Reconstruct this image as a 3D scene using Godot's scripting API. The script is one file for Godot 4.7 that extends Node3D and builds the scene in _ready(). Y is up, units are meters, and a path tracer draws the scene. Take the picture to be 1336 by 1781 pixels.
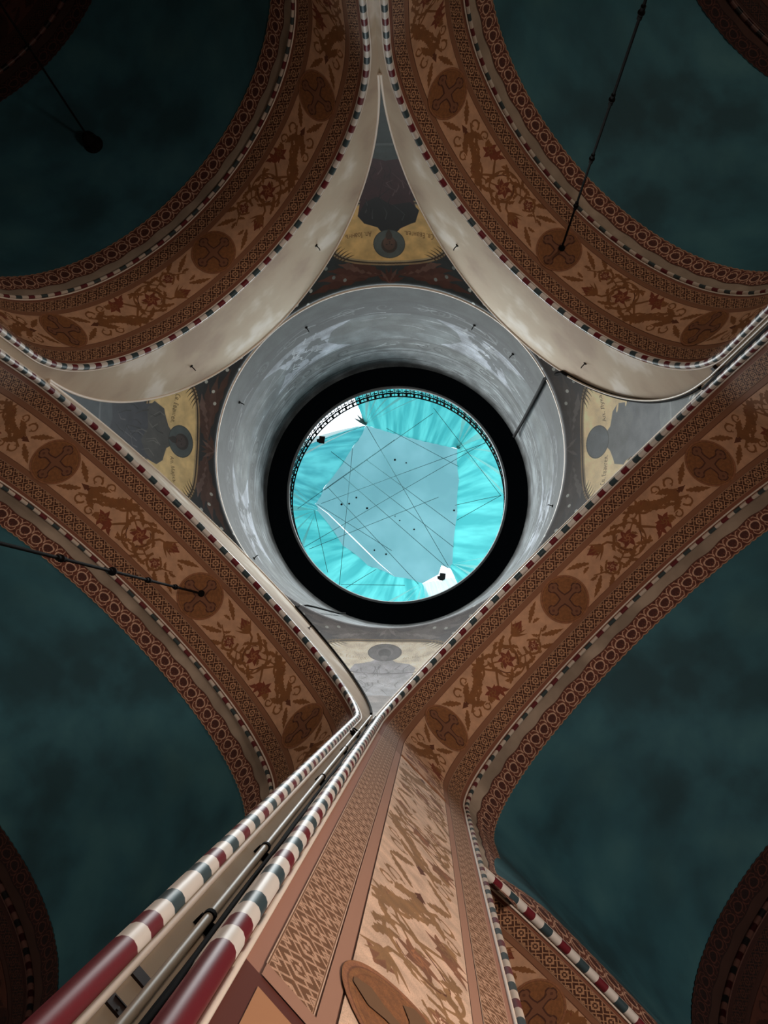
extends Node3D
# A church crossing seen from below: four painted arches, pendentives, drum and an open oculus under green tarpaulins.
# y is up, floor at 0, the crossing's centre at x = z = 0.
const R0 := 2.335      # radius of the arch soffits
const HS := 10.4725    # their springing line
const WALL := 2.47     # plane of the crossing's walls
const HT := 11.113     # foot of the pendentives
const HP := 14.6335    # crown of their edges
const PEDGE := 2.4446  # half width of those edges
const RD := 2.515      # drum
const HD := 14.7635
const HO := 18.279     # oculus
const RO := 1.941
const TW := 1.136      # thickness of an arch
const SPRING := R0 * PI / 2.0
const FAR := 4.45      # distance from a crossing arch to the far arch of its bay

var M := {}
var T := {}

func _ready() -> void:
	camera_and_light()
	paint_everything()
	structure()
	crossing()
	bays()
	small_things()
	oculus_and_tarps()

# ------------------------------------------------------------------ camera, sky, light
func camera_and_light() -> void:
	var cam := Camera3D.new()
	cam.name = "camera"
	cam.fov = 57.1036
	cam.near = 0.05
	cam.far = 200.0
	cam.transform = Transform3D(Basis(Vector3(0.698570, 0.043977, 0.714189), Vector3(-0.702914, -0.144507, 0.696441), Vector3(0.133833, -0.988526, -0.070036)), Vector3(2.3403, 1.6, -1.5818))
	add_child(cam)
	cam.current = true
	var e := Environment.new()
	e.background_mode = Environment.BG_SKY
	var sm := ProceduralSkyMaterial.new()
	sm.sky_top_color = Color(0.93, 0.97, 1.0)
	sm.sky_horizon_color = Color(0.95, 0.98, 1.0)
	sm.ground_bottom_color = Color(0.5, 0.5, 0.5)
	sm.ground_horizon_color = Color(0.7, 0.7, 0.7)
	var sky := Sky.new()
	sky.sky_material = sm
	e.sky = sky
	e.background_energy_multiplier = 2.3
	e.tonemap_mode = Environment.TONE_MAPPER_LINEAR
	e.tonemap_exposure = 1.0
	e.sdfgi_enabled = true
	e.ssao_enabled = true
	e.ssil_enabled = true
	var we := WorldEnvironment.new()
	we.name = "environment"
	we.environment = e
	add_child(we)
	# daylight through the oculus and its gap, then three lights at added unseen openings
	daylight("oculus_daylight", Vector3(-0.2, HO + 0.30, 0), Vector3(3.0, 8.0, -0.3), Vector2(2.4, 2.4), Color(0.96, 0.99, 1.0), 25.0)
	daylight("gap_daylight", Vector3(-1.4, HO + 0.22, 0.0), Vector3(1.4, HO - 1.3, -0.1), Vector2(1.2, 0.4), Color(1.0, 0.99, 0.97), 19.0)
	daylight("added_end_daylight", Vector3(0, 4.0, 9.3), Vector3(0.3, 6.0, -2.0), Vector2(1.4, 4.2), Color(1.0, 0.91, 0.83), 28.0)  # added end opening, lights the near pier and the lower left bay
	daylight("added_right_daylight", Vector3(5.2, 3.2, 2.2), Vector3(5.0, 7.0, -2.3), Vector2(1.5, 2.6), Color(1.0, 0.92, 0.86), 46.0)  # added out of view to brighten the near pier and lower right bay
	daylight("added_left_daylight", Vector3(-2.2, 3.2, -5.2), Vector3(2.0, 7.5, -4.6), Vector2(1.5, 2.6), Color(1.0, 0.91, 0.84), 22.0)  # added out of view to brighten the lower left bay

func daylight(called: String, at: Vector3, to: Vector3, size: Vector2, c: Color, energy: float) -> void:
	var l := AreaLight3D.new()
	l.name = called
	l.area_size = size
	l.light_color = c
	l.light_energy = energy
	l.shadow_enabled = true
	l.area_range = 60.0
	add_child(l)
	l.look_at_from_position(at, to, Vector3.UP if absf((to - at).normalized().y) < 0.99 else Vector3.RIGHT)

# ------------------------------------------------------------------ mesh builder
class MB:
	var V := PackedVector3Array()
	var N := PackedVector3Array()
	var U := PackedVector2Array()
	var C := PackedColorArray()
	var I := PackedInt32Array()
	var col := Color.WHITE
	# a sheet of (nu + 1) x (nv + 1) points; f(u, v) gives [point, uv] or [point, uv, colour]
	func grid(nu: int, nv: int, f: Callable, flip := false) -> void:
		var b := V.size()
		for j in nv + 1:
			for i in nu + 1:
				var r: Array = f.call(float(i) / nu, float(j) / nv)
				V.append(r[0])
				U.append(r[1])
				C.append(r[2] if r.size() > 2 else col)
				N.append(Vector3.ZERO)
		for j in nv:
			for i in nu:
				var a := b + j * (nu + 1) + i
				var c := a + nu + 1
				tri(a, a + 1, c + 1, flip)
				tri(a, c + 1, c, flip)
	func tri(a: int, b: int, c: int, flip := false) -> void:
		var n := (V[c] - V[a]).cross(V[b] - V[a])
		if flip:
			n = -n
			I.append_array([a, c, b])
		else:
			I.append_array([a, b, c])
		N[a] += n
		N[b] += n
		N[c] += n
	func point(p: Vector3, uv := Vector2.ZERO) -> int:
		V.append(p)
		U.append(uv)
		C.append(col)
		N.append(Vector3.ZERO)
		return V.size() - 1
	func quad(a: Vector3, b: Vector3, c: Vector3, d: Vector3) -> void:
		var k := point(a, Vector2(0, 0))
		point(b, Vector2(1, 0))
		point(c, Vector2(1, 1))
		point(d, Vector2(0, 1))
		tri(k, k + 1, k + 2)
		tri(k, k + 2, k + 3)
	func box(lo: Vector3, hi: Vector3, t := Transform3D()) -> void:
		var p: Array[Vector3] = []
		for k in 8:
			p.append(t * Vector3(hi.x if k & 1 else lo.x, hi.y if k & 2 else lo.y, hi.z if k & 4 else lo.z))
		quad(p[0], p[2], p[3], p[1])
		quad(p[4], p[5], p[7], p[6])
		quad(p[0], p[4], p[6], p[2])
		quad(p[1], p[3], p[7], p[5])
		quad(p[0], p[1], p[5], p[4])
		quad(p[2], p[6], p[7], p[3])
	# a tube along points; colours by point when given; r a number or one radius for each point
	func tube(pts: PackedVector3Array, r, sides := 10, cols := PackedColorArray(), caps := true) -> void:
		var b := V.size()
		var up := Vector3.UP
		var n := pts.size()
		for k in n:
			var d := Vector3.ZERO
			if k > 0:
				d += (pts[k] - pts[k - 1]).normalized()
			if k < n - 1:
				d += (pts[k + 1] - pts[k]).normalized()
			d = d.normalized() if d.length() > 1e-6 else Vector3.UP
			if absf(d.dot(up)) > 0.95 and k == 0:
				up = Vector3.RIGHT
			var x := up.cross(d)
			if x.length() < 1e-4:
				x = Vector3.RIGHT.cross(d)
			x = x.normalized()
			var y := d.cross(x)
			up = y
			var rr: float = r[k] if r is PackedFloat32Array else r
			for s in sides + 1:
				var a := TAU * s / sides
				var q := x * cos(a) + y * sin(a)
				V.append(pts[k] + q * rr)
				U.append(Vector2(float(s) / sides, float(k)))
				C.append(cols[k] if cols.size() > k else col)
				N.append(q)
		for k in n - 1:
			if (pts[k + 1] - pts[k]).length() < 1e-6:
				continue
			for s in sides:
				var a := b + k * (sides + 1) + s
				var c := a + sides + 1
				I.append_array([a, c + 1, a + 1, a, c, c + 1])
		if caps:
			for e in [0, n - 1]:
				var m := point(pts[e])
				for s in sides:
					var a: int = b + e * (sides + 1) + s
					tri(m, point(V[a]), point(V[a + 1]), e == 0)
	func ball(p: Vector3, r: float, sq := 1.0, n := 12) -> void:
		grid(n, n / 2, func(u, v):
			var a: float = u * TAU
			var b: float = v * PI
			return [p + Vector3(sin(b) * cos(a) * r, cos(b) * r * sq, sin(b) * sin(a) * r), Vector2(u, v)], true)
	func lathe(prof: PackedVector2Array, n := 96, us := 1.0, flip := false) -> void:
		var m := prof.size() - 1
		var y0 := prof[0].y
		var y1 := prof[m].y
		grid(n, m, func(u, v):
			var p := prof[int(round(v * m))]
			var a: float = u * TAU
			return [Vector3(p.x * cos(a), p.y, p.x * sin(a)), Vector2(u * us, 1.0 - (p.y - y0) / maxf(y1 - y0, 1e-6))], flip)
	func mesh() -> ArrayMesh:
		for k in N.size():
			N[k] = N[k].normalized() if N[k].length() > 1e-12 else Vector3.UP
		var a := []
		a.resize(Mesh.ARRAY_MAX)
		a[Mesh.ARRAY_VERTEX] = V
		a[Mesh.ARRAY_NORMAL] = N
		a[Mesh.ARRAY_TEX_UV] = U
		a[Mesh.ARRAY_COLOR] = C
		a[Mesh.ARRAY_INDEX] = I
		var m := ArrayMesh.new()
		m.add_surface_from_arrays(Mesh.PRIMITIVE_TRIANGLES, a)
		return m

# ------------------------------------------------------------------ painter: polygons into an image
class Cv:
	var im: Image
	var k: Vector2        # pixels for each unit
	var o: Vector2
	func _init(w: int, h: int, units: Vector2, bg: Color, origin := Vector2.ZERO) -> void:
		im = Image.create_empty(w, h, false, Image.FORMAT_RGB8)
		im.fill(bg)
		k = Vector2(w / units.x, h / units.y)
		o = origin
	func poly(p: PackedVector2Array, c: Color) -> void:
		var n := p.size()
		var lo := 1e9
		var hi := -1e9
		var q := PackedVector2Array()
		for a in p:
			var b := (a - o) * k
			q.append(b)
			lo = minf(lo, b.y)
			hi = maxf(hi, b.y)
		for y in range(maxi(0, int(floor(lo))), mini(im.get_height() - 1, int(ceil(hi))) + 1):
			var yy := y + 0.5
			var xs := PackedFloat32Array()
			for i in n:
				var a := q[i]
				var b := q[(i + 1) % n]
				if (a.y <= yy) != (b.y <= yy):
					xs.append(a.x + (yy - a.y) / (b.y - a.y) * (b.x - a.x))
			xs.sort()
			for i in range(0, xs.size() - 1, 2):
				var x0 := int(round(xs[i]))
				var x1 := int(round(xs[i + 1]))
				if x1 > x0:
					im.fill_rect(Rect2i(x0, y, x1 - x0, 1), c)
	func disc(p: Vector2, r: float, c: Color, sy := 1.0, n := 20) -> void:
		var q := PackedVector2Array()
		for i in n:
			q.append(p + Vector2(cos(TAU * i / n), sin(TAU * i / n) * sy) * r)
		poly(q, c)
	func rect(a: Vector2, b: Vector2, c: Color) -> void:
		poly(PackedVector2Array([a, Vector2(b.x, a.y), b, Vector2(a.x, b.y)]), c)
	func stroke(p: PackedVector2Array, w0: float, w1: float, c: Color) -> void:
		var n := p.size()
		for i in n - 1:
			var wa := lerpf(w0, w1, float(i) / (n - 1)) * 0.5
			var wb := lerpf(w0, w1, float(i + 1) / (n - 1)) * 0.5
			var d := (p[i + 1] - p[i]).normalized().orthogonal()
			poly(PackedVector2Array([p[i] + d * wa, p[i + 1] + d * wb, p[i + 1] - d * wb, p[i] - d * wa]), c)
			disc(p[i + 1], wb, c, 1.0, 8)
	# a lobed leaf that starts at p, runs along angle a and bends
	func leaf(p: Vector2, a: float, l: float, w: float, c: Color, bend := 0.0, lobes := 4) -> void:
		var left := PackedVector2Array()
		var right := PackedVector2Array()
		var q := p
		var n := 16
		for i in n + 1:
			var t := float(i) / n
			var d := Vector2(cos(a + bend * t), sin(a + bend * t))
			var saw := 1.0 - 0.55 * fposmod(t * lobes, 1.0)
			var hw := w * 0.5 * pow(sin(PI * clampf(t * 0.93 + 0.05, 0, 1)), 0.7) * saw
			left.append(q + d.orthogonal() * hw)
			right.append(q - d.orthogonal() * hw)
			q += d * l / n
		right.reverse()
		left.append(q)
		left.append_array(right)
		poly(left, c)
	func spiral(p: Vector2, r0: float, r1: float, a0: float, a1: float, w0: float, w1: float, c: Color, leaves := 0, lc := Color.BLACK) -> void:
		var q := PackedVector2Array()
		var n := int(absf(a1 - a0) * 7) + 6
		for i in n + 1:
			var t := float(i) / n
			var r := lerpf(r0, r1, t)
			var a := lerpf(a0, a1, t)
			q.append(p + Vector2(cos(a), sin(a)) * r)
		stroke(q, w0, w1, c)
		var s := signf(a1 - a0)
		for i in leaves:
			var t := (i + 0.5) / leaves
			var a := lerpf(a0, a1, t)
			var r := lerpf(r0, r1, t)
			var side := 1.0 if i % 2 == 0 else -1.0
			leaf(p + Vector2(cos(a), sin(a)) * r, a + s * PI / 2 - side * s * 0.75, r0 * 0.5, r0 * 0.24, lc, side * s * 1.2, 3)
	func rose(p: Vector2, r: float, c: Color, hi: Color) -> void:
		for i in 6:
			leaf(p, TAU * i / 6.0 + 0.3, r * 1.15, r * 0.85, c, 0.5, 1)
		for i in 5:
			stroke(PackedVector2Array([p + Vector2.from_angle(TAU * i / 5.0) * r * 0.35, p + Vector2.from_angle(TAU * i / 5.0 + 0.9) * r * 0.62]), r * 0.14, r * 0.05, hi)
		disc(p, r * 0.28, hi)
		disc(p, r * 0.16, c)
	func done(w: int, h: int, amp := 0.0, freq := 0.02, seed_ := 1, amp2 := 0.0) -> ImageTexture:
		im.resize(w, h, Image.INTERPOLATE_TRILINEAR if false else Image.INTERPOLATE_BILINEAR)
		if amp > 0.0:
			var nz := FastNoiseLite.new()
			nz.seed = seed_
			nz.frequency = freq
			nz.fractal_octaves = 4
			var n2 := FastNoiseLite.new()
			n2.seed = seed_ + 7
			n2.frequency = 0.31
			n2.fractal_type = FastNoiseLite.FRACTAL_NONE
			var a := nz.get_image(w, h, false, false, false).get_data()
			var b := n2.get_image(w, h, false, false, false).get_data()
			var d := im.get_data()
			for i in w * h:
				var f := 1.0 + amp * (a[i] - 127) / 127.0 + amp2 * (b[i] - 127) / 127.0
				for c in 3:
					d[i * 3 + c] = clampi(int(d[i * 3 + c] * f), 0, 255)
			im = Image.create_from_data(w, h, false, Image.FORMAT_RGB8, d)
		return ImageTexture.create_from_image(im)

func mat(c: Color, rough := 0.9, tex: Texture2D = null, vertex := false) -> StandardMaterial3D:
	var m := StandardMaterial3D.new()
	m.albedo_color = c
	m.roughness = rough
	m.albedo_texture = tex
	m.cull_mode = BaseMaterial3D.CULL_DISABLED
	m.vertex_color_use_as_albedo = vertex
	return m

func noise_tex(seed_: int, freq: float, cols: Array, offs: Array, size := 512, oct := 5) -> NoiseTexture2D:
	var n := FastNoiseLite.new()
	n.seed = seed_
	n.frequency = freq
	n.fractal_octaves = oct
	var g := Gradient.new()
	g.colors = PackedColorArray(cols)
	g.offsets = PackedFloat32Array(offs)
	var t := NoiseTexture2D.new()
	t.width = size
	t.height = size
	t.seamless = true
	t.noise = n
	t.color_ramp = g
	return t

func tri_mat(t: Texture2D, scale: float, rough := 0.92) -> StandardMaterial3D:
	var m := mat(Color.WHITE, rough, t)
	m.uv1_triplanar = true
	m.uv1_world_triplanar = true
	m.uv1_scale = Vector3.ONE * scale
	return m

# ------------------------------------------------------------------ naming
var taken := {}
func numbered(n: String) -> String:
	var c: int = taken.get(n, -1) + 1
	taken[n] = c
	return n if c == 0 else "%s_%03d" % [n, c]

func tag(o: Node, label: String, category: String, group := "", kind := "") -> void:
	o.set_meta("label", label)
	o.set_meta("category", category)
	if group:
		o.set_meta("group", group)
	if kind:
		o.set_meta("kind", kind)

func thing(called: String, label: String, category: String, at := Vector3.ZERO, turn := 0.0, group := "", kind := "") -> Node3D:
	var o := Node3D.new()
	o.name = numbered(called)
	add_child(o)
	o.position = at
	o.rotation.y = turn
	tag(o, label, category, group, kind)
	return o

func part(parent: Node, called: String, b, m: Material, label := "") -> MeshInstance3D:
	var o := MeshInstance3D.new()
	o.name = called
	o.mesh = b.mesh() if b is MB else b
	o.material_override = m
	parent.add_child(o, true)
	if label:
		o.set_meta("label", label)
	return o

func single(called: String, b: MB, m: Material, label: String, category: String, group := "", kind := "", at := Vector3.ZERO) -> MeshInstance3D:
	var o := part(self, numbered(called), b, m)
	o.position = at
	tag(o, label, category, group, kind)
	return o

func copy(src: Node3D, label: String, at: Vector3, turn: float) -> Node3D:
	var o: Node3D = src.duplicate()
	o.name = numbered(String(src.name).rstrip("0123456789").rstrip("_"))
	add_child(o)
	o.position = at
	o.rotation.y = turn
	o.set_meta("label", label)
	return o

# ------------------------------------------------------------------ the paintings
const TAN_ := Color(0.74, 0.57, 0.45)
const OCHRE := Color(0.50, 0.32, 0.17)
const RUST_ := Color(0.46, 0.22, 0.13)
const UMBER := Color(0.36, 0.19, 0.10)

func paint_everything() -> void:
	T.panel = paint_panel(false)
	T.pier = paint_panel(true)
	T.meander = paint_meander()
	T.lace = paint_lace()
	T.medal = paint_medallion()
	M.panel = mat(Color.WHITE, 0.85, T.panel)
	M.pier = mat(Color.WHITE, 0.8, T.pier)
	M.meander = mat(Color.WHITE, 0.85, T.meander)
	M.meander_pier_lit = mat(Color.WHITE, 0.85, paint_meander(true))  # paler copy with the brighter light on the pier in its colours
	M.lace = mat(Color.WHITE, 0.9, T.lace)
	M.medal = mat(Color(1.0, 1.0, 1.0), 0.85, T.medal)
	M.ground = mat(Color(0.49, 0.30, 0.22), 0.85)
	M.stripe = mat(Color(0.52, 0.35, 0.25), 0.85)
	M.line = mat(Color(0.70, 0.55, 0.44), 0.85)
	M.roll = mat(Color.WHITE, 0.42, null, true)
	M.roll.metallic_specular = 0.35
	M.roll_dull = mat(Color(0.92, 0.88, 0.84), 0.8, null, true)
	M.fillet = mat(Color(0.88, 0.83, 0.78), 0.6)
	M.cross = mat(Color.WHITE, 0.85, null, true)
	M.plaster = tri_mat(noise_tex(5, 0.006, [Color(0.67, 0.59, 0.52), Color(0.73, 0.66, 0.58), Color(0.75, 0.69, 0.61), Color(0.86, 0.83, 0.79)], [0.15, 0.42, 0.66, 0.86]), 0.22)
	M.strip = tri_mat(noise_tex(8, 0.01, [Color(0.52, 0.46, 0.40), Color(0.68, 0.61, 0.54)], [0.2, 0.8], 256), 0.5)
	M.blue = tri_mat(noise_tex(11, 0.007, [Color(0.13, 0.28, 0.32), Color(0.19, 0.385, 0.435), Color(0.26, 0.455, 0.49)], [0.2, 0.5, 0.85]), 0.2, 0.8)
	M.stone = tri_mat(noise_tex(3, 0.012, [Color(0.42, 0.36, 0.31), Color(0.62, 0.55, 0.48)], [0.2, 0.8], 256), 0.5)
	M.ring_shade = mat(Color(0.035, 0.055, 0.07), 1.0)  # shade under the oculus ring, put into the colour
	M.ring_shade.metallic_specular = 0.1
	M.iron = mat(Color(0.06, 0.05, 0.05), 0.85)
	M.iron.metallic_specular = 0.2
	M.pale_pipe = mat(Color(0.72, 0.67, 0.60), 0.45)
	M.lip = mat(Color(0.42, 0.44, 0.45), 0.9)
	M.wood = mat(Color(0.12, 0.07, 0.05), 0.6)

func paint_panel(tall: bool) -> ImageTexture:
	# the pier's copy is grainier, and paler for the whiter light put into it
	var TAN := Color(0.80, 0.68, 0.59) if tall else TAN_
	var RUST := Color(0.50, 0.33, 0.23) if tall else RUST_
	var v := Cv.new(2400, 520, Vector2(2.4, 0.52), TAN)
	var c := Color(0.55, 0.41, 0.27) if tall else OCHRE
	var y := 0.26
	# the half from the crown medallion to the next one; both medallions cover the ends
	for s in [-1.0, 1.0]:      # fronds that hug the medallions
		v.leaf(Vector2(0.50, y + s * 0.10), PI - s * 0.62, 0.26, 0.075, c, s * 0.25, 6)
		v.leaf(Vector2(0.47, y + s * 0.07), PI - s * 0.2, 0.10, 0.05, c, s * 0.8, 3)
		v.leaf(Vector2(1.93, y + s * 0.05), s * 0.62, 0.27, 0.085, c, -s * 0.1, 6)
		v.spiral(Vector2(1.86, y + s * 0.14), 0.075, 0.02, PI * (1.0 if s > 0 else 1.0), PI - s * 5.2, 0.026, 0.012, c, 3, c)
	# stems
	var stem := PackedVector2Array()
	for i in 40:
		var x := 0.44 + i * 0.0375
		stem.append(Vector2(x, y + 0.135 * sin((x - 0.44) * 4.7 + 0.3)))
	v.stroke(stem, 0.014, 0.020, c)
	for i in range(2, 38, 3):
		var d := (stem[i + 1] - stem[i]).angle()
		var sg := 1.0 if (i / 2) % 2 == 0 else -1.0
		v.leaf(stem[i], d + sg * 0.8, 0.10, 0.045, c, sg * 1.0, 3)
	# thistle near the first medallion, small scroll below it
	v.leaf(Vector2(0.76, 0.11), PI + 0.1, 0.20, 0.14, RUST, 0.15, 2)
	for k in 6:
		v.leaf(Vector2(0.77, 0.12), PI - 0.7 + k * 0.28, 0.18, 0.036, c, 0.2, 1)
	v.stroke(PackedVector2Array([Vector2(0.76, 0.11), Vector2(0.83, 0.13), Vector2(0.88, 0.20)]), 0.02, 0.03, c)
	v.spiral(Vector2(0.66, 0.37), 0.120, 0.03, -0.6, 7.0, 0.030, 0.016, c, 10, c)
	v.rose(Vector2(0.665, 0.375), 0.06, RUST, TAN)
	v.leaf(Vector2(0.60, 0.45), 2.2, 0.14, 0.07, c, 0.9, 4)
	v.leaf(Vector2(0.74, 0.47), 0.2, 0.15, 0.06, c, -0.6, 4)
	# the great scroll round a rose
	v.spiral(Vector2(1.03, 0.26), 0.235, 0.135, 2.6, -4.2, 0.016, 0.026, c, 11, c)
	v.spiral(Vector2(1.03, 0.26), 0.165, 0.125, 0.2, 4.2, 0.014, 0.008, UMBER, 5, c)
	v.rose(Vector2(1.03, 0.26), 0.10, RUST, Color(0.60, 0.40, 0.27))
	v.leaf(Vector2(0.84, 0.05), 0.25, 0.24, 0.075, c, 0.5, 5)
	v.leaf(Vector2(0.84, 0.475), -0.25, 0.22, 0.07, c, -0.5, 5)
	v.leaf(Vector2(1.22, 0.475), -2.8, 0.20, 0.07, c, 0.5, 5)
	v.leaf(Vector2(1.24, 0.05), 2.8, 0.20, 0.07, c, -0.5, 5)
	# crossing stems, tulips
	for s in [-1.0, 1.0]:
		v.stroke(PackedVector2Array([Vector2(1.20, y - s * 0.03), Vector2(1.29, y + s * 0.06), Vector2(1.37, y + s * 0.15)]), 0.036, 0.020, c)
		for k in 4:
			v.leaf(Vector2(1.36, y + s * 0.13), s * 0.9 - 0.8 + k * 0.5, 0.15, 0.06, RUST if s > 0 else c, (k - 1) * 0.6, 2)
	v.rose(Vector2(1.48, 0.405), 0.095, RUST, c)
	v.spiral(Vector2(1.44, 0.115), 0.105, 0.025, 3.6, -3.0, 0.032, 0.018, c, 9, c)
	v.rose(Vector2(1.44, 0.115), 0.05, RUST, TAN)
	# a great acanthus spray that sweeps to the second medallion
	var spray := PackedVector2Array()
	for i in 25:
		var t := i / 24.0
		spray.append(Vector2(1.16, 0.06).bezier_interpolate(Vector2(1.42, 0.00), Vector2(1.50, 0.30), Vector2(1.82, 0.26), t))
	v.stroke(spray, 0.012, 0.034, c)
	for i in range(3, 23, 3):
		var d := (spray[i] - spray[i - 1]).angle()
		v.leaf(spray[i], d - 0.75, 0.09 + 0.004 * i, 0.062, c, 0.9, 3)
		v.leaf(spray[i], d + 0.75, 0.09 + 0.004 * i, 0.062, c, -0.9, 3)
		v.leaf(spray[i], d - 2.2, 0.07, 0.04, c, -0.9, 2)
		v.leaf(spray[i], d + 2.2, 0.07, 0.04, c, 0.9, 2)
	for s in [-1.0, 1.0]:
		v.leaf(Vector2(1.80, y), PI - s * 1.15, 0.22, 0.085, c, s * 0.9, 4)
		v.leaf(Vector2(1.82, y), -s * 1.9, 0.20, 0.07, c, -s * 0.9, 4)
		v.spiral(Vector2(1.66, y + s * 0.185), 0.062, 0.018, -s * 1.0, -s * 1.0 + s * 6.0, 0.022, 0.012, c, 4, c)
	v.leaf(Vector2(1.80, y), 0.0, 0.16, 0.07, UMBER, 0.0, 2)
	v.disc(Vector2(1.80, y), 0.045, c)
	for k in 4:
		v.leaf(Vector2(1.50 + k * 0.03, 0.47), -0.6 - k * 0.3, 0.09, 0.04, c, -0.8, 2)
	if tall:
		return v.done(1200, 260, 0.16, 0.012, 21, 0.10)
	return v.done(1200, 260, 0.10, 0.012, 20, 0.06)

func paint_meander(pier_lit := false) -> ImageTexture:
	# diamonds of broken lines: 0.32 m along the arch, 0.156 m across
	var dark := Color(0.42, 0.28, 0.17) if pier_lit else Color(0.28, 0.145, 0.07)
	var light := Color(0.72, 0.58, 0.48) if pier_lit else Color(0.70, 0.53, 0.40)
	var v := Cv.new(720, 342, Vector2(40, 19), light)
	for j in 38:
		for i in 80:
			var px := i * 0.5 + 0.25
			var x := absf(fposmod(px + 10.0, 20.0) - 10.0)
			var yy := absf(j * 0.5 + 0.25 - 9.5)
			var d := x + yy
			var on := d > 1.6
			for r in [5.2, 10.4, 15.6]:
				if absf(d - r) < 0.9:
					on = false
			if d > 6.1 and d < 14.5 and absf(x - yy) < 0.55:
				on = false
			if d > 16.5 and (absf(x - 10.0) < 0.5 or yy > 7.4):
				on = false
			if d > 2.6 and d < 4.3 and (yy < 0.6 or x < 0.6):
				on = false
			if yy > 8.5:
				on = false
			if on:
				v.rect(Vector2(i * 0.5, j * 0.5), Vector2(i * 0.5 + 0.5, j * 0.5 + 0.5), dark)
	v.rect(Vector2(0, 0), Vector2(40, 0.4), light.lightened(0.2))
	v.rect(Vector2(0, 18.6), Vector2(40, 19), light.lightened(0.2))
	v.rect(Vector2(0, 0.4), Vector2(40, 0.85), dark)
	v.rect(Vector2(0, 18.15), Vector2(40, 18.6), dark)
	return v.done(480, 228, 0.12, 0.03, 5)

func paint_lace() -> ImageTexture:
	# dark hearts with pale outlines and tendrils: 0.175 m along, 0.21 m across, hem at the far side
	var bg := Color(0.40, 0.22, 0.165)
	var pale := Color(0.76, 0.61, 0.52)
	var dark := Color(0.30, 0.16, 0.13)
	var v := Cv.new(512, 614, Vector2(0.175, 0.21), bg)
	for sx in [-0.175, 0.0, 0.175]:
		var c := Vector2(0.0875 + sx, 0.105)
		for layer in 2:
			var q := PackedVector2Array()
			for i in 36:
				var a := TAU * i / 36.0
				q.append(c + Vector2(16 * pow(sin(a), 3), -(14 * cos(a) - 2.2 * cos(2 * a) - 1.5 * cos(3 * a)) - 1) * [0.0046, 0.0035][layer])
			v.poly(q, [pale, dark][layer])
		v.stroke(PackedVector2Array([c + Vector2(0, -0.045), c + Vector2(0, -0.09), c + Vector2(0.012, -0.105)]), 0.010, 0.006, pale)
		for s in [-1.0, 1.0]:
			v.stroke(PackedVector2Array([c + Vector2(0, 0.085), c + Vector2(s * 0.045, 0.075), c + Vector2(s * 0.072, 0.045), c + Vector2(s * 0.060, 0.02)]), 0.012, 0.005, pale)
			v.stroke(PackedVector2Array([c + Vector2(s * 0.0875, -0.02), c + Vector2(s * 0.080, -0.06), c + Vector2(s * 0.055, -0.085), c + Vector2(s * 0.03, -0.085)]), 0.012, 0.005, pale)
			v.leaf(c + Vector2(s * 0.012, 0.01), PI / 2 - s * 0.5, 0.04, 0.014, bg, 0.0, 1)
		v.disc(c + Vector2(0.0875, -0.085), 0.012, dark)
		v.disc(c + Vector2(0.0875, 0.07), 0.016, dark)
	v.rect(Vector2(0, 0.199), Vector2(0.175, 0.21), Color(0.62, 0.49, 0.39))
	v.rect(Vector2(0, 0), Vector2(0.175, 0.006), Color(0.28, 0.15, 0.11))
	return v.done(256, 307, 0.15, 0.03, 9)

func paint_medallion() -> ImageTexture:
	var v := Cv.new(512, 512, Vector2(2, 2), Color(0.52, 0.34, 0.19), Vector2(-1, -1))
	v.disc(Vector2.ZERO, 0.99, Color(0.55, 0.36, 0.24), 1.0, 64)
	v.disc(Vector2.ZERO, 0.93, Color(0.43, 0.26, 0.16), 1.0, 64)
	v.disc(Vector2.ZERO, 0.91, Color(0.52, 0.34, 0.19), 1.0, 64)
	v.disc(Vector2.ZERO, 0.84, Color(0.46, 0.29, 0.16), 1.0, 64)
	v.disc(Vector2.ZERO, 0.82, Color(0.50, 0.32, 0.18), 1.0, 64)
	for k in 4:
		var a := TAU * k / 4.0 
		var p := Vector2.from_angle(a) * 0.55
		v.spiral(p, 0.2, 0.05, a, a + 7.0, 0.03, 0.03, Color(0.44, 0.28, 0.14), 6, Color(0.43, 0.26, 0.14))
	return v.done(256, 256, 0.14, 0.05, 15, 0.14)

# lettering: the triangles of a TextMesh laid into the picture
func letters(v: Cv, s: String, at: Vector2, h: float, c: Color, width := 0.0) -> void:
	var t := TextMesh.new()
	var f := SystemFont.new()
	f.font_names = PackedStringArray(["Droid Sans"])
	t.font = f
	t.text = s
	t.font_size = 64
	t.pixel_size = 0.01
	t.depth = 0.0
	t.horizontal_alignment = HORIZONTAL_ALIGNMENT_CENTER
	var a: Array = t.surface_get_arrays(0) if t.get_surface_count() else []
	if a.is_empty():
		return
	var p: PackedVector3Array = a[Mesh.ARRAY_VERTEX]
	var lo := Vector2(1e9, 1e9)
	var hi := -lo
	for q in p:
		lo = lo.min(Vector2(q.x, q.y))
		hi = hi.max(Vector2(q.x, q.y))
	var ix: PackedInt32Array = a[Mesh.ARRAY_INDEX] if a[Mesh.ARRAY_INDEX] != null else PackedInt32Array(range(p.size()))
	var ky := h / (hi.y - lo.y)
	var kx := width / (hi.x - lo.x) if width > 0 else ky
	for i in range(0, ix.size(), 3):
		var tri := PackedVector2Array()
		for k in 3:
			var q := p[ix[i + k]]
			tri.append(at + Vector2((q.x - (lo.x + hi.x) * 0.5) * kx, -(q.y - (lo.y + hi.y) * 0.5) * ky))
		v.poly(tri, c)

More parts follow.
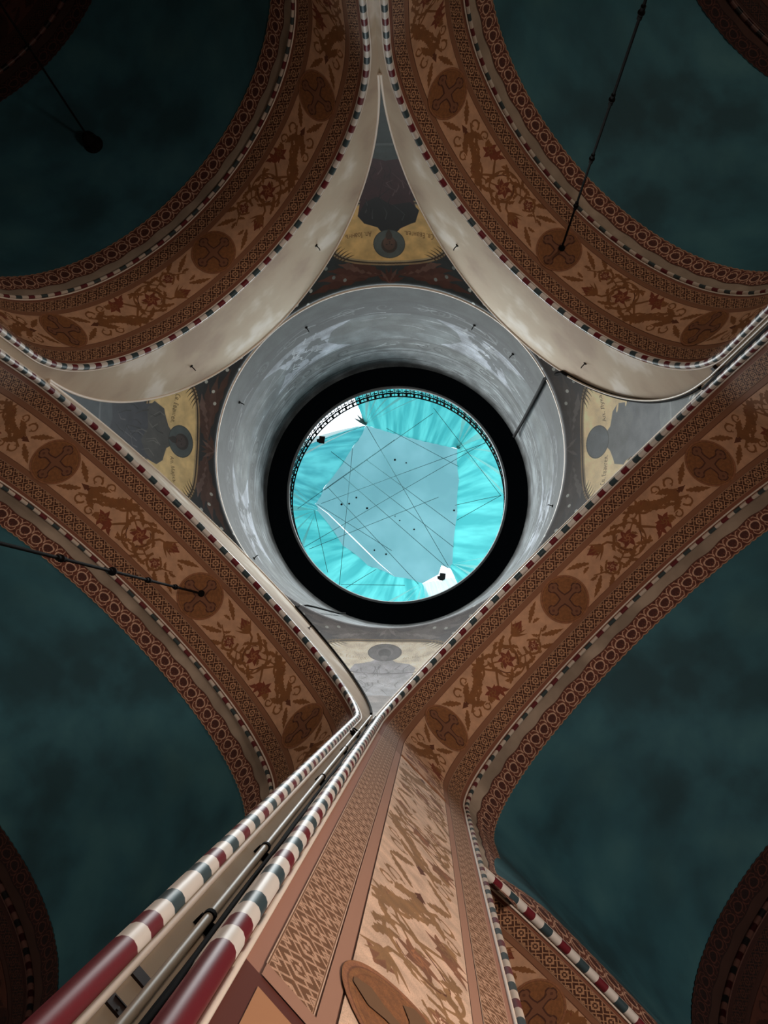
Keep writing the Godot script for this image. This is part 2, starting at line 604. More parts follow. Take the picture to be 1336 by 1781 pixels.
# one pendentive: x metres right of the middle, y metres above the foot (drawn downwards)
func paint_saint(n: int) -> ImageTexture:
	# 0 back (dark, well kept), 1 left (dim blue), 2 right (bare grey silhouette), 3 near (faded); stronger daylight on 2 and 3 is in their colours
	var sky: Color = [Color(0.16, 0.19, 0.20), Color(0.17, 0.19, 0.21), Color(0.27, 0.27, 0.28), Color(0.36, 0.36, 0.38)][n]
	var low: Color = [Color(0.24, 0.28, 0.29), Color(0.30, 0.34, 0.38), Color(0.55, 0.59, 0.61), Color(0.66, 0.63, 0.63)][n]
	var gold: Color = [Color(0.84, 0.71, 0.47), Color(0.85, 0.77, 0.57), Color(0.99, 0.91, 0.74), Color(0.97, 0.94, 0.86)][n]  # gold raised on the right and near ones for their stronger light
	var robe: Color = [Color(0.22, 0.12, 0.14), Color(0.25, 0.27, 0.31), Color(0.48, 0.51, 0.54), Color(0.76, 0.77, 0.81)][n]
	var cloak: Color = [Color(0.10, 0.10, 0.11), Color(0.30, 0.31, 0.32), Color(0.48, 0.51, 0.53), Color(0.68, 0.69, 0.73)][n]
	var halo: Color = [Color(0.32, 0.36, 0.36), Color(0.30, 0.35, 0.37), Color(0.42, 0.46, 0.49), Color(0.45, 0.45, 0.47)][n]
	var ink: Color = [Color(0.42, 0.30, 0.14), Color(0.34, 0.28, 0.16), Color(0.45, 0.38, 0.26), Color(0.78, 0.73, 0.62)][n]
	var wing: Color = [Color(0.30, 0.17, 0.13), Color(0.30, 0.22, 0.20), Color(0.28, 0.27, 0.27), Color(0.42, 0.41, 0.42)][n]
	var v := Cv.new(1600, 1460, Vector2(4.0, 3.65), sky, Vector2(-2.0, -3.65))
	var Y := func(x: float, y: float) -> Vector2: return Vector2(x, -y)
	# ground and steps below the figure
	v.rect(Y.call(-2, 1.62), Y.call(2, -0.1), low)
	v.rect(Y.call(-2, 1.28), Y.call(2, 1.24), low.lightened(0.12))
	v.rect(Y.call(-2, 1.24), Y.call(2, 0.7), low.darkened(0.1))
	# the creature above: spread wings, a body in the middle, stars
	for s in [-1.0, 1.0]:
		for k in 5:
			v.leaf(Y.call(s * 0.12, 3.36), (0.0 if s > 0 else PI) - s * (0.10 - k * 0.13), 1.05 - k * 0.14, 0.16, wing.lightened(0.05 * k) if k % 2 else wing, s * 0.12, 5)
		for k in 3:
			v.disc(Y.call(s * [0.82, 0.66, 0.92][k], [3.30, 3.38, 3.14][k]), 0.026, Color(0.72, 0.76, 0.76) if n != 0 else Color(0.5, 0.55, 0.55))
			v.disc(Y.call(s * [1.25, 1.42, 1.18][k], [3.52, 3.44, 3.36][k]), 0.026, Color(0.72, 0.76, 0.76))
	for k in 7:
		v.leaf(Y.call(0, 3.50), PI * (0.15 + 0.1167 * k), 0.22, 0.06, wing.lightened(0.14) if k % 3 == 1 else wing, 0.2, 2)
	# the framed gold ground
	for e in [[0.07, Color(0.58, 0.50, 0.38)], [0.045, Color(0.20, 0.17, 0.14)], [0.025, Color(0.66, 0.60, 0.48)], [0.0, gold]]:
		var q := PackedVector2Array()
		for i in 41:
			var a := PI * i / 40.0
			q.append(Y.call(-cos(a) * (0.80 + e[0]), 2.74 + pow(sin(a), 0.8) * (0.44 + e[0])))
		q.append(Y.call(0.60 + e[0], 2.28 - e[0]))
		q.append(Y.call(-0.60 - e[0], 2.28 - e[0]))
		v.poly(q, e[1])
	for s in [-1.0, 1.0]:     # feathered corners
		for k in 6:
			v.leaf(Y.call(s * (0.86 - k * 0.035), 2.98 + k * 0.028), PI / 2 + s * (0.55 + k * 0.08), 0.20, 0.024, ink.darkened(0.35), s * 0.5, 1)
	# the figure
	var body := PackedVector2Array()
	for p in [[-0.06, 2.80], [-0.16, 2.68], [-0.36, 2.56], [-0.40, 2.38], [-0.34, 2.20], [-0.44, 1.95], [-0.30, 1.62], [-0.22, 1.50], [0.0, 1.55], [0.2, 1.48], [0.30, 1.62], [0.44, 1.95], [0.36, 2.2], [0.41, 2.45], [0.33, 2.58], [0.15, 2.66], [0.06, 2.80]]:
		body.append(Y.call(p[0], p[1]))
	v.poly(body, robe)
	var up := PackedVector2Array()
	for p in [[-0.06, 2.80], [-0.17, 2.66], [-0.37, 2.56], [-0.42, 2.36], [-0.30, 2.24], [-0.05, 2.30], [0.14, 2.16], [0.30, 2.24], [0.41, 2.44], [0.33, 2.58], [0.15, 2.66], [0.06, 2.80]]:
		up.append(Y.call(p[0], p[1]))
	v.poly(up, cloak)
	v.disc(Y.call(0, 2.92), 0.222, halo.darkened(0.35), 1.0, 40)
	v.disc(Y.call(0, 2.92), 0.212, halo, 1.0, 40)
	if n == 0 or n == 1 or n == 3:
		var skin: Color = [Color(0.36, 0.27, 0.22), Color(0.27, 0.24, 0.24), Color.WHITE, Color(0.36, 0.36, 0.38)][n]
		var hair: Color = [Color(0.24, 0.20, 0.17), Color(0.20, 0.19, 0.19), Color.WHITE, Color(0.52, 0.52, 0.54)][n]
		v.disc(Y.call(0, 2.94), 0.112, hair, 1.1)
		v.disc(Y.call(0, 2.91), 0.085, skin, 1.3)
		v.leaf(Y.call(0, 2.86), PI / 2, 0.16, 0.12, hair, 0.0, 1)
		v.disc(Y.call(-0.035, 2.935), 0.012, hair.darkened(0.4), 0.6)
		v.disc(Y.call(0.035, 2.935), 0.012, hair.darkened(0.4), 0.6)
		v.stroke(PackedVector2Array([Y.call(0, 2.93), Y.call(-0.012, 2.885), Y.call(0.008, 2.88)]), 0.010, 0.008, hair.darkened(0.2))
		v.stroke(PackedVector2Array([Y.call(-0.025, 2.855), Y.call(0.025, 2.855)]), 0.012, 0.012, Color(0.32, 0.16, 0.13) if n < 2 else hair.darkened(0.3))
	# folds of the garments
	var rng := RandomNumberGenerator.new()
	rng.seed = 40 + n
	if n != 2:
		for k in 46 if n == 3 else 22:
			var x := rng.randf_range(-0.34, 0.34)
			var y0 := rng.randf_range(1.75, 2.6)
			var c: Color = (cloak if y0 > 2.25 else robe)
			c = c.darkened(0.28) if k % 2 else c.lightened(0.16)
			v.stroke(PackedVector2Array([Y.call(x, y0), Y.call(x * 0.9 + rng.randf_range(-0.06, 0.06), y0 - 0.1), Y.call(x * 0.7 + rng.randf_range(-0.12, 0.12), y0 - rng.randf_range(0.15, 0.3))]), 0.018, 0.005, c)
	if n == 3:
		v.rect(Y.call(-0.44, 2.34), Y.call(0.44, 2.315), Color(0.50, 0.50, 0.53))
	if n == 2:
		for p in [[0.30, 2.50], [0.40, 2.38], [0.33, 2.30]]:
			v.leaf(Y.call(p[0], p[1]), 0.4, 0.16, 0.05, gold, 0.2, 1)
		for k in 5:
			v.leaf(Y.call(0.1 - k * 0.05, 0.85 - k * 0.05), 0.9, 0.2, 0.05, Color(0.85, 0.86, 0.86), 0.4, 1)
	var right: String = ["Ап. Іоаннъ", "Ап. Маркъ", "Ап. Лука", "Ап. Матфей"][n]
	letters(v, "Св. Евангел.", Y.call(-0.42, 2.755), 0.085, ink, 0.40)
	letters(v, right, Y.call(0.42, 2.755), 0.085, ink, 0.36)
	return v.done(800, 730, [0.16, 0.14, 0.16, 0.22][n], [0.02, 0.02, 0.014, 0.02][n], 60 + n, [0.0, 0.0, 0.04, 0.12][n])

func paint_drum() -> ImageTexture:
	# round the drum: x 0..16 m, y from the top ledge (0) to the rim (3.6)
	var v := Cv.new(3200, 720, Vector2(16, 3.6), Color(0.34, 0.36, 0.37))
	v.rect(Vector2(0, 2.98), Vector2(16, 3.6), Color(0.215, 0.23, 0.235))
	v.rect(Vector2(0, 2.52), Vector2(16, 2.98), Color(0.18, 0.19, 0.20))
	v.rect(Vector2(0, 1.35), Vector2(16, 2.50), Color(0.29, 0.31, 0.325))
	v.rect(Vector2(0, 0.95), Vector2(16, 1.33), Color(0.25, 0.265, 0.27))
	for y in [2.98, 2.51, 1.34, 0.94, 0.80, 0.35]:
		v.rect(Vector2(0, y - 0.015), Vector2(16, y + 0.015), Color(0.15, 0.16, 0.17))
	var rng := RandomNumberGenerator.new()
	rng.seed = 77
	for k in 6:                # round pictures half washed away, pale plaster between them
		var x := 16.0 * (0.375 + k / 5.0) - 6.4
		for s in [-1.0, 1.0]:
			v.poly(PackedVector2Array([Vector2(x + s * 0.70, 2.47), Vector2(x + s * 1.60, 2.47), Vector2(x + s * 1.60, 1.42), Vector2(x + s * 0.80, 1.42), Vector2(x + s * 1.02, 1.62), Vector2(x + s * 1.18, 1.9), Vector2(x + s * 1.08, 2.2)]), Color(0.50, 0.52, 0.56))
			for i in 5:        # battered little figures on the pale plaster
				var p := Vector2(x + s * rng.randf_range(1.25, 1.6), rng.randf_range(1.6, 2.3))
				v.leaf(p, rng.randf() * TAU, 0.42, 0.22, Color(0.24, 0.26, 0.28), rng.randf_range(-1, 1), 3)
				v.stroke(PackedVector2Array([p, p + Vector2(0.12, 0.1), p + Vector2(0.05, 0.25)]), 0.03, 0.02, Color(0.60, 0.62, 0.65))
		for i in 7:
			v.disc(Vector2(x + rng.randf_range(-0.75, 0.75), rng.randf_range(1.65, 2.25)), rng.randf_range(0.25, 0.4), Color(0.26, 0.28, 0.285).lightened(rng.randf_range(0.0, 0.09)), 0.6, 30)
	for i in 130:              # worn scrolls of the two bands
		var p := Vector2(rng.randf() * 16.0, 2.75 if i % 2 else 1.14)
		v.spiral(p, 0.15, 0.03, rng.randf() * 6.0, rng.randf() * 6.0 + 6.0, 0.035, 0.02, Color(0.31, 0.33, 0.34) if i % 3 else Color(0.13, 0.14, 0.15), 0)
	for i in 300:              # pale runs of damp
		var x := rng.randf() * 16.0
		var y := rng.randf_range(0.1, 2.9)
		var dy := rng.randf_range(-0.12, 0.12)
		v.stroke(PackedVector2Array([Vector2(x, y), Vector2(x + 0.2, y + dy), Vector2(x + rng.randf_range(0.4, 0.9), y + dy * rng.randf_range(0, 2))]), 0.035, 0.008, Color(0.45, 0.47, 0.485) if i % 3 else Color(0.22, 0.235, 0.24))
	return v.done(1600, 360, 0.45, 0.02, 31, 0.10)

# ------------------------------------------------------------------ shapes shared by the arches
# a point of an arch: s metres along it from the crown, r its radius, t its depth; below the springing it runs straight down
func on_arch(s: float, r: float, t: float, ref: float, yc: float, legs := true) -> Vector3:
	var a := s / ref
	if legs and absf(a) > PI / 2:
		return Vector3(signf(s) * r, yc - (absf(s) - ref * PI / 2), t)
	return Vector3(r * sin(a), yc + r * cos(a), t)

func band(s0: float, s1: float, t0: float, t1: float, r: float, ref: float, yc: float, uvf: Callable, legs := true, n := 0) -> MB:
	var b := MB.new()
	var k := n if n else maxi(4, int(absf(s1 - s0) / 0.07))
	b.grid(k, 2, func(u, v):
		var s := lerpf(s0, s1, u)
		var t := lerpf(t0, t1, v)
		return [on_arch(s, r, t, ref, yc, legs), uvf.call(s, v)])
	return b

func striped_roll(s_max: float, r: float, t: float, ref: float, yc: float, legs: bool, radius: float, plain_below := -1.0) -> MB:
	var b := MB.new()
	var pts := PackedVector3Array()
	var cols := PackedColorArray()
	var white := Color(0.66, 0.62, 0.58)
	var red := Color(0.145, 0.018, 0.026)
	var green := Color(0.040, 0.070, 0.080)
	var k0 := int(floor(-s_max / 0.1))
	var k1 := int(ceil(s_max / 0.1))
	for k in range(k0, k1):
		var c := white
		var m := posmod(k, 4)
		if m == 0:
			c = red
		elif m == 2:
			c = green
		for e in 3:
			var s := (k + e * 0.5) * 0.1 - 0.05
			var p := on_arch(s, r, t, ref, yc, legs)
			var cc := c
			if plain_below > 0.0 and absi(k) >= 100:      # the plain red foot with its white collar
				var q := absi(k)
				cc = red if q >= 105 or q == 103 else green if q == 101 else white
			pts.append(p)
			cols.append(cc)
	b.tube(pts, radius, 14, cols)
	return b

func cross_shape(s0: float, t0: float, size: float, r: float, ref: float, yc: float, legs: bool) -> MB:
	# a cross with arms that widen into trefoil ends; a dark outline below, the cross above it
	var b := MB.new()
	var prof := [[0.0, 0.19], [0.16, 0.19], [0.34, 0.15], [0.50, 0.14], [0.62, 0.17], [0.67, 0.27], [0.80, 0.29], [0.87, 0.26], [0.90, 0.17], [0.99, 0.13], [1.02, 0.0]]
	for layer in 3:
		b.col = [Color(0.075, 0.026, 0.014), Color(0.185, 0.075, 0.036), Color(0.115, 0.042, 0.022)][layer]
		var grow: float = [0.0, -0.065, 0.0][layer]
		for k in 4:
			var a := TAU * k / 4.0
			var d := Vector2.from_angle(a)
			var e := d.orthogonal()
			b.grid(2, prof.size() - 1, func(u, v):
				var q: Array = prof[int(round(v * (prof.size() - 1)))]
				var along: float = q[0]
				var w: float = maxf(q[1] + grow, 0.0)
				if layer == 1:
					along = minf(along, 0.95)
				if layer == 2:
					along = 0.70 + 0.16 * v
					w = 0.07 * sin(PI * v)
				var p: Vector2 = (d * along + e * w * (u * 2 - 1)) * size
				return [on_arch(s0 + p.x, r - 0.0012 * layer, t0 + p.y, ref, yc, legs), Vector2(u, v)])
	return b

func medallion(parent: Node3D, s0: float, t0: float, rad: float, r: float, ref: float, yc: float, legs: bool) -> void:
	var b := MB.new()
	b.grid(40, 6, func(u, v):
		var a: float = u * TAU
		var p: Vector2 = Vector2(cos(a), sin(a)) * v
		return [on_arch(s0 + p.x * rad, r, t0 + p.y * rad, ref, yc, legs), p * 0.5 + Vector2(0.5, 0.5)])
	var o := part(parent, "medallion", b, M.medal)
	part(o, "cross", cross_shape(s0, t0, rad * 0.86, r - 0.003, ref, yc, legs), M.cross)

# the painted lining of one arch. opts: smax, medals, roll_s, ref, yc, legs, tw, lace (list of +1 far side / -1 near side)
func dress_arch(o: Node3D, smax: float, medals: Array, ref: float, yc: float, legs: bool, tw: float, roll_s: float, lace: Array, low := -1.0) -> void:
	var k := tw / TW
	part(o, "soffit", band(-smax, smax, 0.0, tw, ref + 0.010, ref, yc, func(s, v): return Vector2(s, v), legs), M.ground)
	for e in [[0.088, 0.247], [0.889, 1.048]]:
		part(o, "meander_band", band(-smax, smax, e[0] * k, e[1] * k, ref + 0.004, ref, yc, func(s, v): return Vector2(s / 0.32 + 0.5, v), legs), M.meander)
	for e in [[0.252, 0.306], [0.830, 0.884]]:
		part(o, "border_stripe", band(-smax, smax, e[0] * k, e[1] * k, ref + 0.004, ref, yc, func(s, v): return Vector2(s, v), legs), M.stripe)
	var cuts := [-smax]
	cuts.append_array(medals)
	cuts.append(smax)
	for i in cuts.size() - 1:
		var a: float = cuts[i]
		var c: float = cuts[i + 1]
		var from: float = a if i > 0 else c      # the pattern starts at a medallion
		part(o, "arabesque_panel", band(a, c, 0.312 * k, 0.824 * k, ref + 0.002, ref, yc, func(s, v): return Vector2((absf(s) if absf(s) < 2.4 else 4.8 - absf(s)) / 2.4 if legs else (s - from) / 2.4 * 1.4, v), legs), M.panel)
	for s in medals:
		medallion(o, s, 0.568 * k, 0.287 * k, ref - 0.004, ref, yc, legs)
	for t in [-0.010, tw]:
		part(o, "striped_roll", striped_roll(roll_s, ref + 0.006, t, ref, yc, legs, 0.033 if t < 0.5 else 0.022, low), M.roll if t < 0.5 else M.roll_dull)
	var f := MB.new()
	for e in [[0.042, -0.032], [0.006, 0.034], [0.006, tw - 0.040]]:
		var pts := PackedVector3Array()
		var n := int(roll_s / 0.06)
		for i in range(-n, n + 1):
			pts.append(on_arch(i * 0.06, ref + e[0], e[1], ref, yc, legs))
		f.tube(pts, 0.009, 6)
	part(o, "fillet", f, M.fillet)
	for side in lace:
		var sgn := float(side)
		var t0 := tw if sgn > 0 else 0.0
		var ls := roll_s if legs else smax
		ls = minf(ls, SPRING + 2.17) if legs else ls
		part(o, "plaster_strip", band(-ls, ls, t0 + sgn * 0.02, t0 + sgn * 0.19, ref + 0.028, ref, yc, func(s, v): return Vector2(s, v), legs), M.strip)
		var b := MB.new()
		b.grid(int(ls * 2 / 0.026), 3, func(u, v):
			var s := lerpf(-ls, ls, u)
			var wav := 0.148 + 0.010 * sin(s * TAU / 0.42)
			var sc := 0.362 + 0.016 * absf(sin(s * PI / 0.0875))
			return [on_arch(s, ref + 0.024 - 0.0015 * v, t0 + sgn * lerpf(wav, sc, v), ref, yc, legs), Vector2(s / 0.175, v)])
		part(o, "lace_border", b, M.lace)

func edge_y(u: float) -> float:      # the edge of a pendentive in the plane of its wall
	return HT + (HP - HT) * sqrt(maxf(0.0, 1.0 - pow(u / PEDGE, 2)))

# ------------------------------------------------------------------ the building
func structure() -> void:
	# floor, outer walls and roof keep daylight out everywhere but at the openings
	var b := MB.new()
	b.box(Vector3(-10.4, -0.3, -10.4), Vector3(10.4, 0, 10.4))
	single("floor", b, M.stone, "worn stone floor of the church", "floor", "", "structure")
	for k in 4:
		b = MB.new()
		var turn: float = [PI / 2, 0.0, -PI / 2, PI][k]
		if k == 1:        # an opening added in the end of the arm for its light
			var w := 0.75
			var y0: float = [1.8, 1.9, 0.0, 1.9][k]
			var y1: float = [6.4, 5.3, 0.0, 5.3][k]
			for q in [[-10.4, 0.0, -w, 19.0], [w, 0.0, 10.4, 19.0], [-w, 0.0, w, y0], [-w, y1, w, 19.0]]:
				b.box(Vector3(q[0], q[1], 9.6), Vector3(q[2], q[3], 10.4), Transform3D(Basis(Vector3.UP, turn), Vector3.ZERO))
			added_window_in(1, w, y0, y1, turn, Vector3(0, y0, 9.7))
		else:
			b.box(Vector3(-10.4, 0, 9.6), Vector3(10.4, 19, 10.4), Transform3D(Basis(Vector3.UP, turn), Vector3.ZERO))
		single("wall_" + ["east", "north", "west", "south"][k], b, M.stone, ["blank end wall beyond the lower right bay", "end wall with an added opening beyond the upper right bay", "blank end wall beyond the upper left bay", "blank end wall beyond the lower left bay"][k], "wall", "", "structure")
	b = MB.new()
	var prof := PackedVector2Array([Vector2(1.99, HO + 0.065), Vector2(2.45, HO + 0.2), Vector2(15.0, HO + 0.42), Vector2(15.0, HO + 0.72), Vector2(2.45, HO + 0.72)])
	b.lathe(prof, 72)
	single("ceiling", b, M.stone, "roof slab round the oculus", "roof", "", "structure")
	# four piers with a re-entrant corner towards the crossing
	var names := ["far pier at the top between the two upper arches", "left pier between the upper left and lower left arches", "right pier between the upper right and lower right arches", "near pier that rises from the bottom of the picture"]
	for k in 4:
		b = MB.new()
		var sx: float = [-1, -1, 1, 1][k]
		var sz: float = [1, -1, 1, -1][k]
		for q in [[WALL, 2.347, 3.62, 3.62], [2.347, WALL, WALL + 0.02, 3.62]]:
			var p := Vector3(q[0] * sx, 0, q[1] * sz)
			var r := Vector3(q[2] * sx, HS, q[3] * sz)
			b.box(p.min(r), p.max(r))
		single("pier", b, M.plaster, names[k], "pier", "", "structure")
	# the crossing's walls over the arches
	for k in 4:
		b = MB.new()
		b.grid(120, 1, func(u, v):
			var s := lerpf(-SPRING, SPRING, u)
			var p := on_arch(s, R0 + 0.012, 0, R0, HS)
			var top := Vector3(lerpf(-2.7, 2.7, u), HP + 0.01, 0)
			if absf(s) > SPRING * 0.75:
				top = Vector3(signf(s) * 2.7, HS + (HP + 0.01 - HS) * (1.0 - absf(s) / SPRING) / 0.25, 0)
			elif true:
				top.x = s / (SPRING * 0.75) * 2.7
			return [Vector3(p.x, p.y, 0) if v < 0.5 else top, Vector2(u, v)])
		var o := single("wall_over_arch", b, M.plaster, ["pale plaster wall over the lower right arch", "pale plaster wall over the upper right arch", "pale plaster wall over the upper left arch", "pale plaster wall over the lower left arch"][k], "wall", "", "structure")
		o.rotation.y = [PI / 2, 0, -PI / 2, PI][k]
		o.position = Vector3(0, 0, WALL).rotated(Vector3.UP, o.rotation.y)
	# arms: blue barrel vaults
	for k in 4:
		b = MB.new()
		var near_open: bool = k == 0
		b.grid(64, 6, func(u, v):
			var s := lerpf(-SPRING - HS, SPRING if near_open else SPRING + HS, u)
			return [on_arch(s, R0 + 0.045, lerpf(TW - 0.1, 7.2, v), R0, HS), Vector2(s, v)])
		var o := single("ceiling", b, M.blue, ["blue barrel vault of the lower right bay", "blue barrel vault of the upper right bay", "darkest blue barrel vault in the upper left bay", "blue barrel vault of the lower left bay"][k], "vault", "", "structure")
		o.rotation.y = [PI / 2, 0, -PI / 2, PI][k]
		o.position = Vector3(0, 0, 2.5).rotated(Vector3.UP, o.rotation.y)
	added_window_in(0, 0.8, 1.8, 4.6, 0.0, Vector3(5.2, 1.8, 2.33))
	added_window_in(2, 0.8, 1.8, 4.6, -PI / 2, Vector3(-2.33, 1.8, -5.2))
	# the open side of the lower right arm
	b = MB.new()
	b.grid(60, 24, func(u, v):
		var x := lerpf(3.62, 7.0, u)
		var y := SIDE_YC + sqrt(maxf(0.0, pow(SIDE_R + 0.012, 2) - pow(x - SIDE_X, 2)))
		# the vault begins to lean in over the small arch
		return [Vector3(x, lerpf(y, HS, v), -R0 - 0.045 + 0.085 * sin(PI * sqrt(v)) * smoothstep(3.6, 4.4, x)), Vector2(u, v)])
	single("wall_south_side", b, M.blue, "blue side wall above the small arch at the lower right", "wall", "", "structure")
	b = MB.new()
	b.box(Vector3(6.93, 0, -3.25), Vector3(8.1, HS, -R0 - 0.045))
	b.box(Vector3(2.4, SIDE_YC + SIDE_R + 0.1, -9.6), Vector3(9.6, SIDE_YC + SIDE_R + 0.3, -3.2))
	single("wall_aisle", b, M.stone, "aisle masonry behind the small side arch", "wall", "", "structure")

const SIDE_X := 5.295
const SIDE_R := 2.59
const SIDE_YC := 6.25

func added_window_in(k: int, w: float, y0: float, y1: float, turn: float, at: Vector3) -> void:  # an added daylit opening, out of view, placed for its light
	var o := Node3D.new()
	o.name = "added_window_%d" % k
	add_child(o)
	tag(o, "tall daylit opening added in the %s" % ["side wall of the lower right bay", "end wall behind the upper right bay", "side wall of the lower left bay"][k], "added_window", "", "structure")
	o.rotation.y = turn
	o.position = at
	var h := y1 - y0
	var b := MB.new()
	for x in [-w, -0.04, w - 0.08]:
		b.box(Vector3(x, 0, -0.05), Vector3(x + 0.08, h, 0.05))
	for i in 5:
		b.box(Vector3(-w, i * (h - 0.08) / 4.0, -0.04), Vector3(w, i * (h - 0.08) / 4.0 + 0.08, 0.04))
	part(o, "window_frame", b, M.wood)
	var g := MB.new()
	g.box(Vector3(-w, 0, 0.07), Vector3(w, h, 0.09))
	var m := mat(Color(0.9, 0.9, 0.9), 0.6)
	m.emission_enabled = true
	m.emission = Color(1.0, 0.95, 0.88)
	m.emission_energy_multiplier = 0.8  # glow added to go with the unseen light in front
	part(o, "added_glow_pane", g, m)

func crossing() -> void:
	var proto := thing("crossing_arch", "lower right crossing arch, its brown painted soffit running down into the near pier", "arch", Vector3(2.5, 0, 0), PI / 2, "the four painted crossing arches")
	dress_arch(proto, 4.56, [-2.4, 0.0, 2.4], R0, HS, true, TW, SPRING + HS - 1.2, [1], 3.67)
	for e in [-4.56, 4.56]:
		var ridge := MB.new()
		var p := on_arch(e, R0 + 0.002, 0, R0, HS)
		ridge.tube(PackedVector3Array([p + Vector3(0, 0, 0.31), p + Vector3(0, 0.02, 0.56), p + Vector3(0, 0, 0.83)]), 0.012, 8)
		part(proto, "seam", ridge, M.stripe)
	copy(proto, "upper right crossing arch with a lamp chain across its reddish soffit", Vector3(0, 0, 2.5), 0)
	copy(proto, "upper left crossing arch, the darkest painted soffit, without a chain in front", Vector3(-2.5, 0, 0), -PI / 2)
	copy(proto, "lower left crossing arch with a lamp chain hooked into its crown medallion", Vector3(0, 0, -2.5), PI)
	# painted faces of the near pier below its arches
	var pil := thing("painted_pilaster", "pinkish painted pier face with ochre foliage, rising from the bottom of the picture", "pilaster", Vector3(2.5, 0, -R0), 0.0)
	pilaster(pil)
	var pier_names := {"1,1": "right", "1,-1": "near", "-1,1": "far", "-1,-1": "left"}
	var arch_names := ["lower right", "upper right", "upper left", "lower left"]
	for k in 4:
		var out: Vector3 = [Vector3.RIGHT, Vector3.BACK, Vector3.LEFT, Vector3.FORWARD][k]
		for sd in [-1.0, 1.0]:
			var side: Vector3 = Vector3(absf(out.z), 0, absf(out.x)) * sd
			if k == 0 and sd < 0:
				continue
			var turn := atan2(-side.x, -side.z)
			var x := Vector3(cos(turn), 0, -sin(turn))
			var at := side * R0 + out * (2.5 if x.dot(out) > 0 else 2.5 + TW)
			var corner: Vector3 = out + side
			copy(pil, "painted face of the %s pier under the %s crossing arch" % [pier_names["%d,%d" % [corner.x, corner.z]], arch_names[k]], at, turn)
	# pendentives
	var where := [Vector2(-1, 1), Vector2(-1, -1), Vector2(1, 1), Vector2(1, -1)]
	var labels := ["far pendentive at the top, dark saint in a black cloak on a gold ground", "left pendentive, dim bluish robed saint on a gold ground", "right pendentive, bare grey silhouette of a saint with a pale gold ground", "near pendentive under the drum, faded saint whitened by painted daylight above the bottom pier"]
	for k in 4:
		var o := thing("pendentive", labels[k], "pendentive", Vector3.ZERO, 0.0, "painted pendentives under the drum")
		var mid: float = atan2(where[k].y, where[k].x)
		var b := MB.new()
		b.grid(48, 90, func(u, v):
			var yy: float = lerpf(HT, HD + 0.02, pow(v, 0.8))
			var rho := RD
			var al := PI / 4
			if yy <= HP:
				var e: float = PEDGE * sqrt(maxf(0.0, 1.0 - pow((yy - HT) / (HP - HT), 2)))
				rho = Vector2(WALL, e).length()
				al = PI / 4 - atan2(e, WALL)
			else:
				rho = WALL + (RD - WALL) * (yy - HP) / (HD - HP)
			var th: float = lerpf(-al, al, u)
			return [Vector3(rho * cos(mid + th), yy, rho * sin(mid + th)), Vector2((th * rho + 2.0) / 4.0, 1.0 - (yy - HT) / 3.65)])
		part(o, "painted_surface", b, mat(Color.WHITE, 0.75, paint_saint(k)))
		var f := MB.new()
		for side in 2:
			var pts := PackedVector3Array()
			for i in 61:
				var a := PI / 2 * i / 60.0
				var e := PEDGE * cos(a)
				var y := HT + (HP - HT) * sin(a)
				var p := Vector3(WALL - 0.004, y, e) if side == 0 else Vector3(e, y, WALL - 0.004)
				pts.append(Vector3(p.x * where[k].x, p.y, p.z * where[k].y))
			f.tube(pts, 0.017, 8)
		part(o, "edge_moulding", f, M.fillet)
	# drum
	var drum := thing("drum", "round drum of grey stained plaster with washed out frescoes", "drum")
	var w := MB.new()
	w.lathe(PackedVector2Array([Vector2(2.515, HD), Vector2(2.512, HD + 0.2), Vector2(2.506, HD + 0.4), Vector2(2.49, HD + 0.8), Vector2(2.468, HD + 1.3), Vector2(2.447, HD + 1.8), Vector2(2.425, HD + 2.3), Vector2(2.405, HD + 2.8), Vector2(2.395, HD + 3.15), Vector2(2.388, HD + 3.35), Vector2(2.375, HD + 3.45), Vector2(2.34, HO - 0.02)]), 144)
	part(drum, "drum_wall", w, mat(Color(0.84, 0.84, 0.83), 0.85, paint_drum()))
	var r := MB.new()
	ring(r, RD - 0.004, HD, 0.03)
	part(drum, "rim_moulding", r, M.fillet, "thin pale rim at the foot of the drum")
	var oc := thing("oculus_ring", "ring with its underside shade painted black, round the bright oculus", "ceiling ring")
	var q := MB.new()
	q.lathe(PackedVector2Array([Vector2(2.40, HO - 0.03), Vector2(2.2, HO - 0.012), Vector2(2.05, HO), Vector2(1.985, HO)]), 128)
	part(oc, "soffit", q, M.ring_shade)
	var l := MB.new()
	l.lathe(PackedVector2Array([Vector2(1.99, HO + 0.002), Vector2(1.955, HO - 0.008), Vector2(1.941, HO), Vector2(1.938, HO + 0.03), Vector2(1.955, HO + 0.06), Vector2(2.1, HO + 0.07)]), 128)
	part(oc, "lip", l, M.lip, "thin pale lip of the oculus")

func ring(b: MB, r: float, y: float, thick: float, n := 120, sides := 8) -> void:
	var pts := PackedVector3Array()
	for i in n + 1:
		pts.append(Vector3(r * cos(TAU * i / n), y, r * sin(TAU * i / n)))
	b.tube(pts, thick, sides, PackedColorArray(), false)

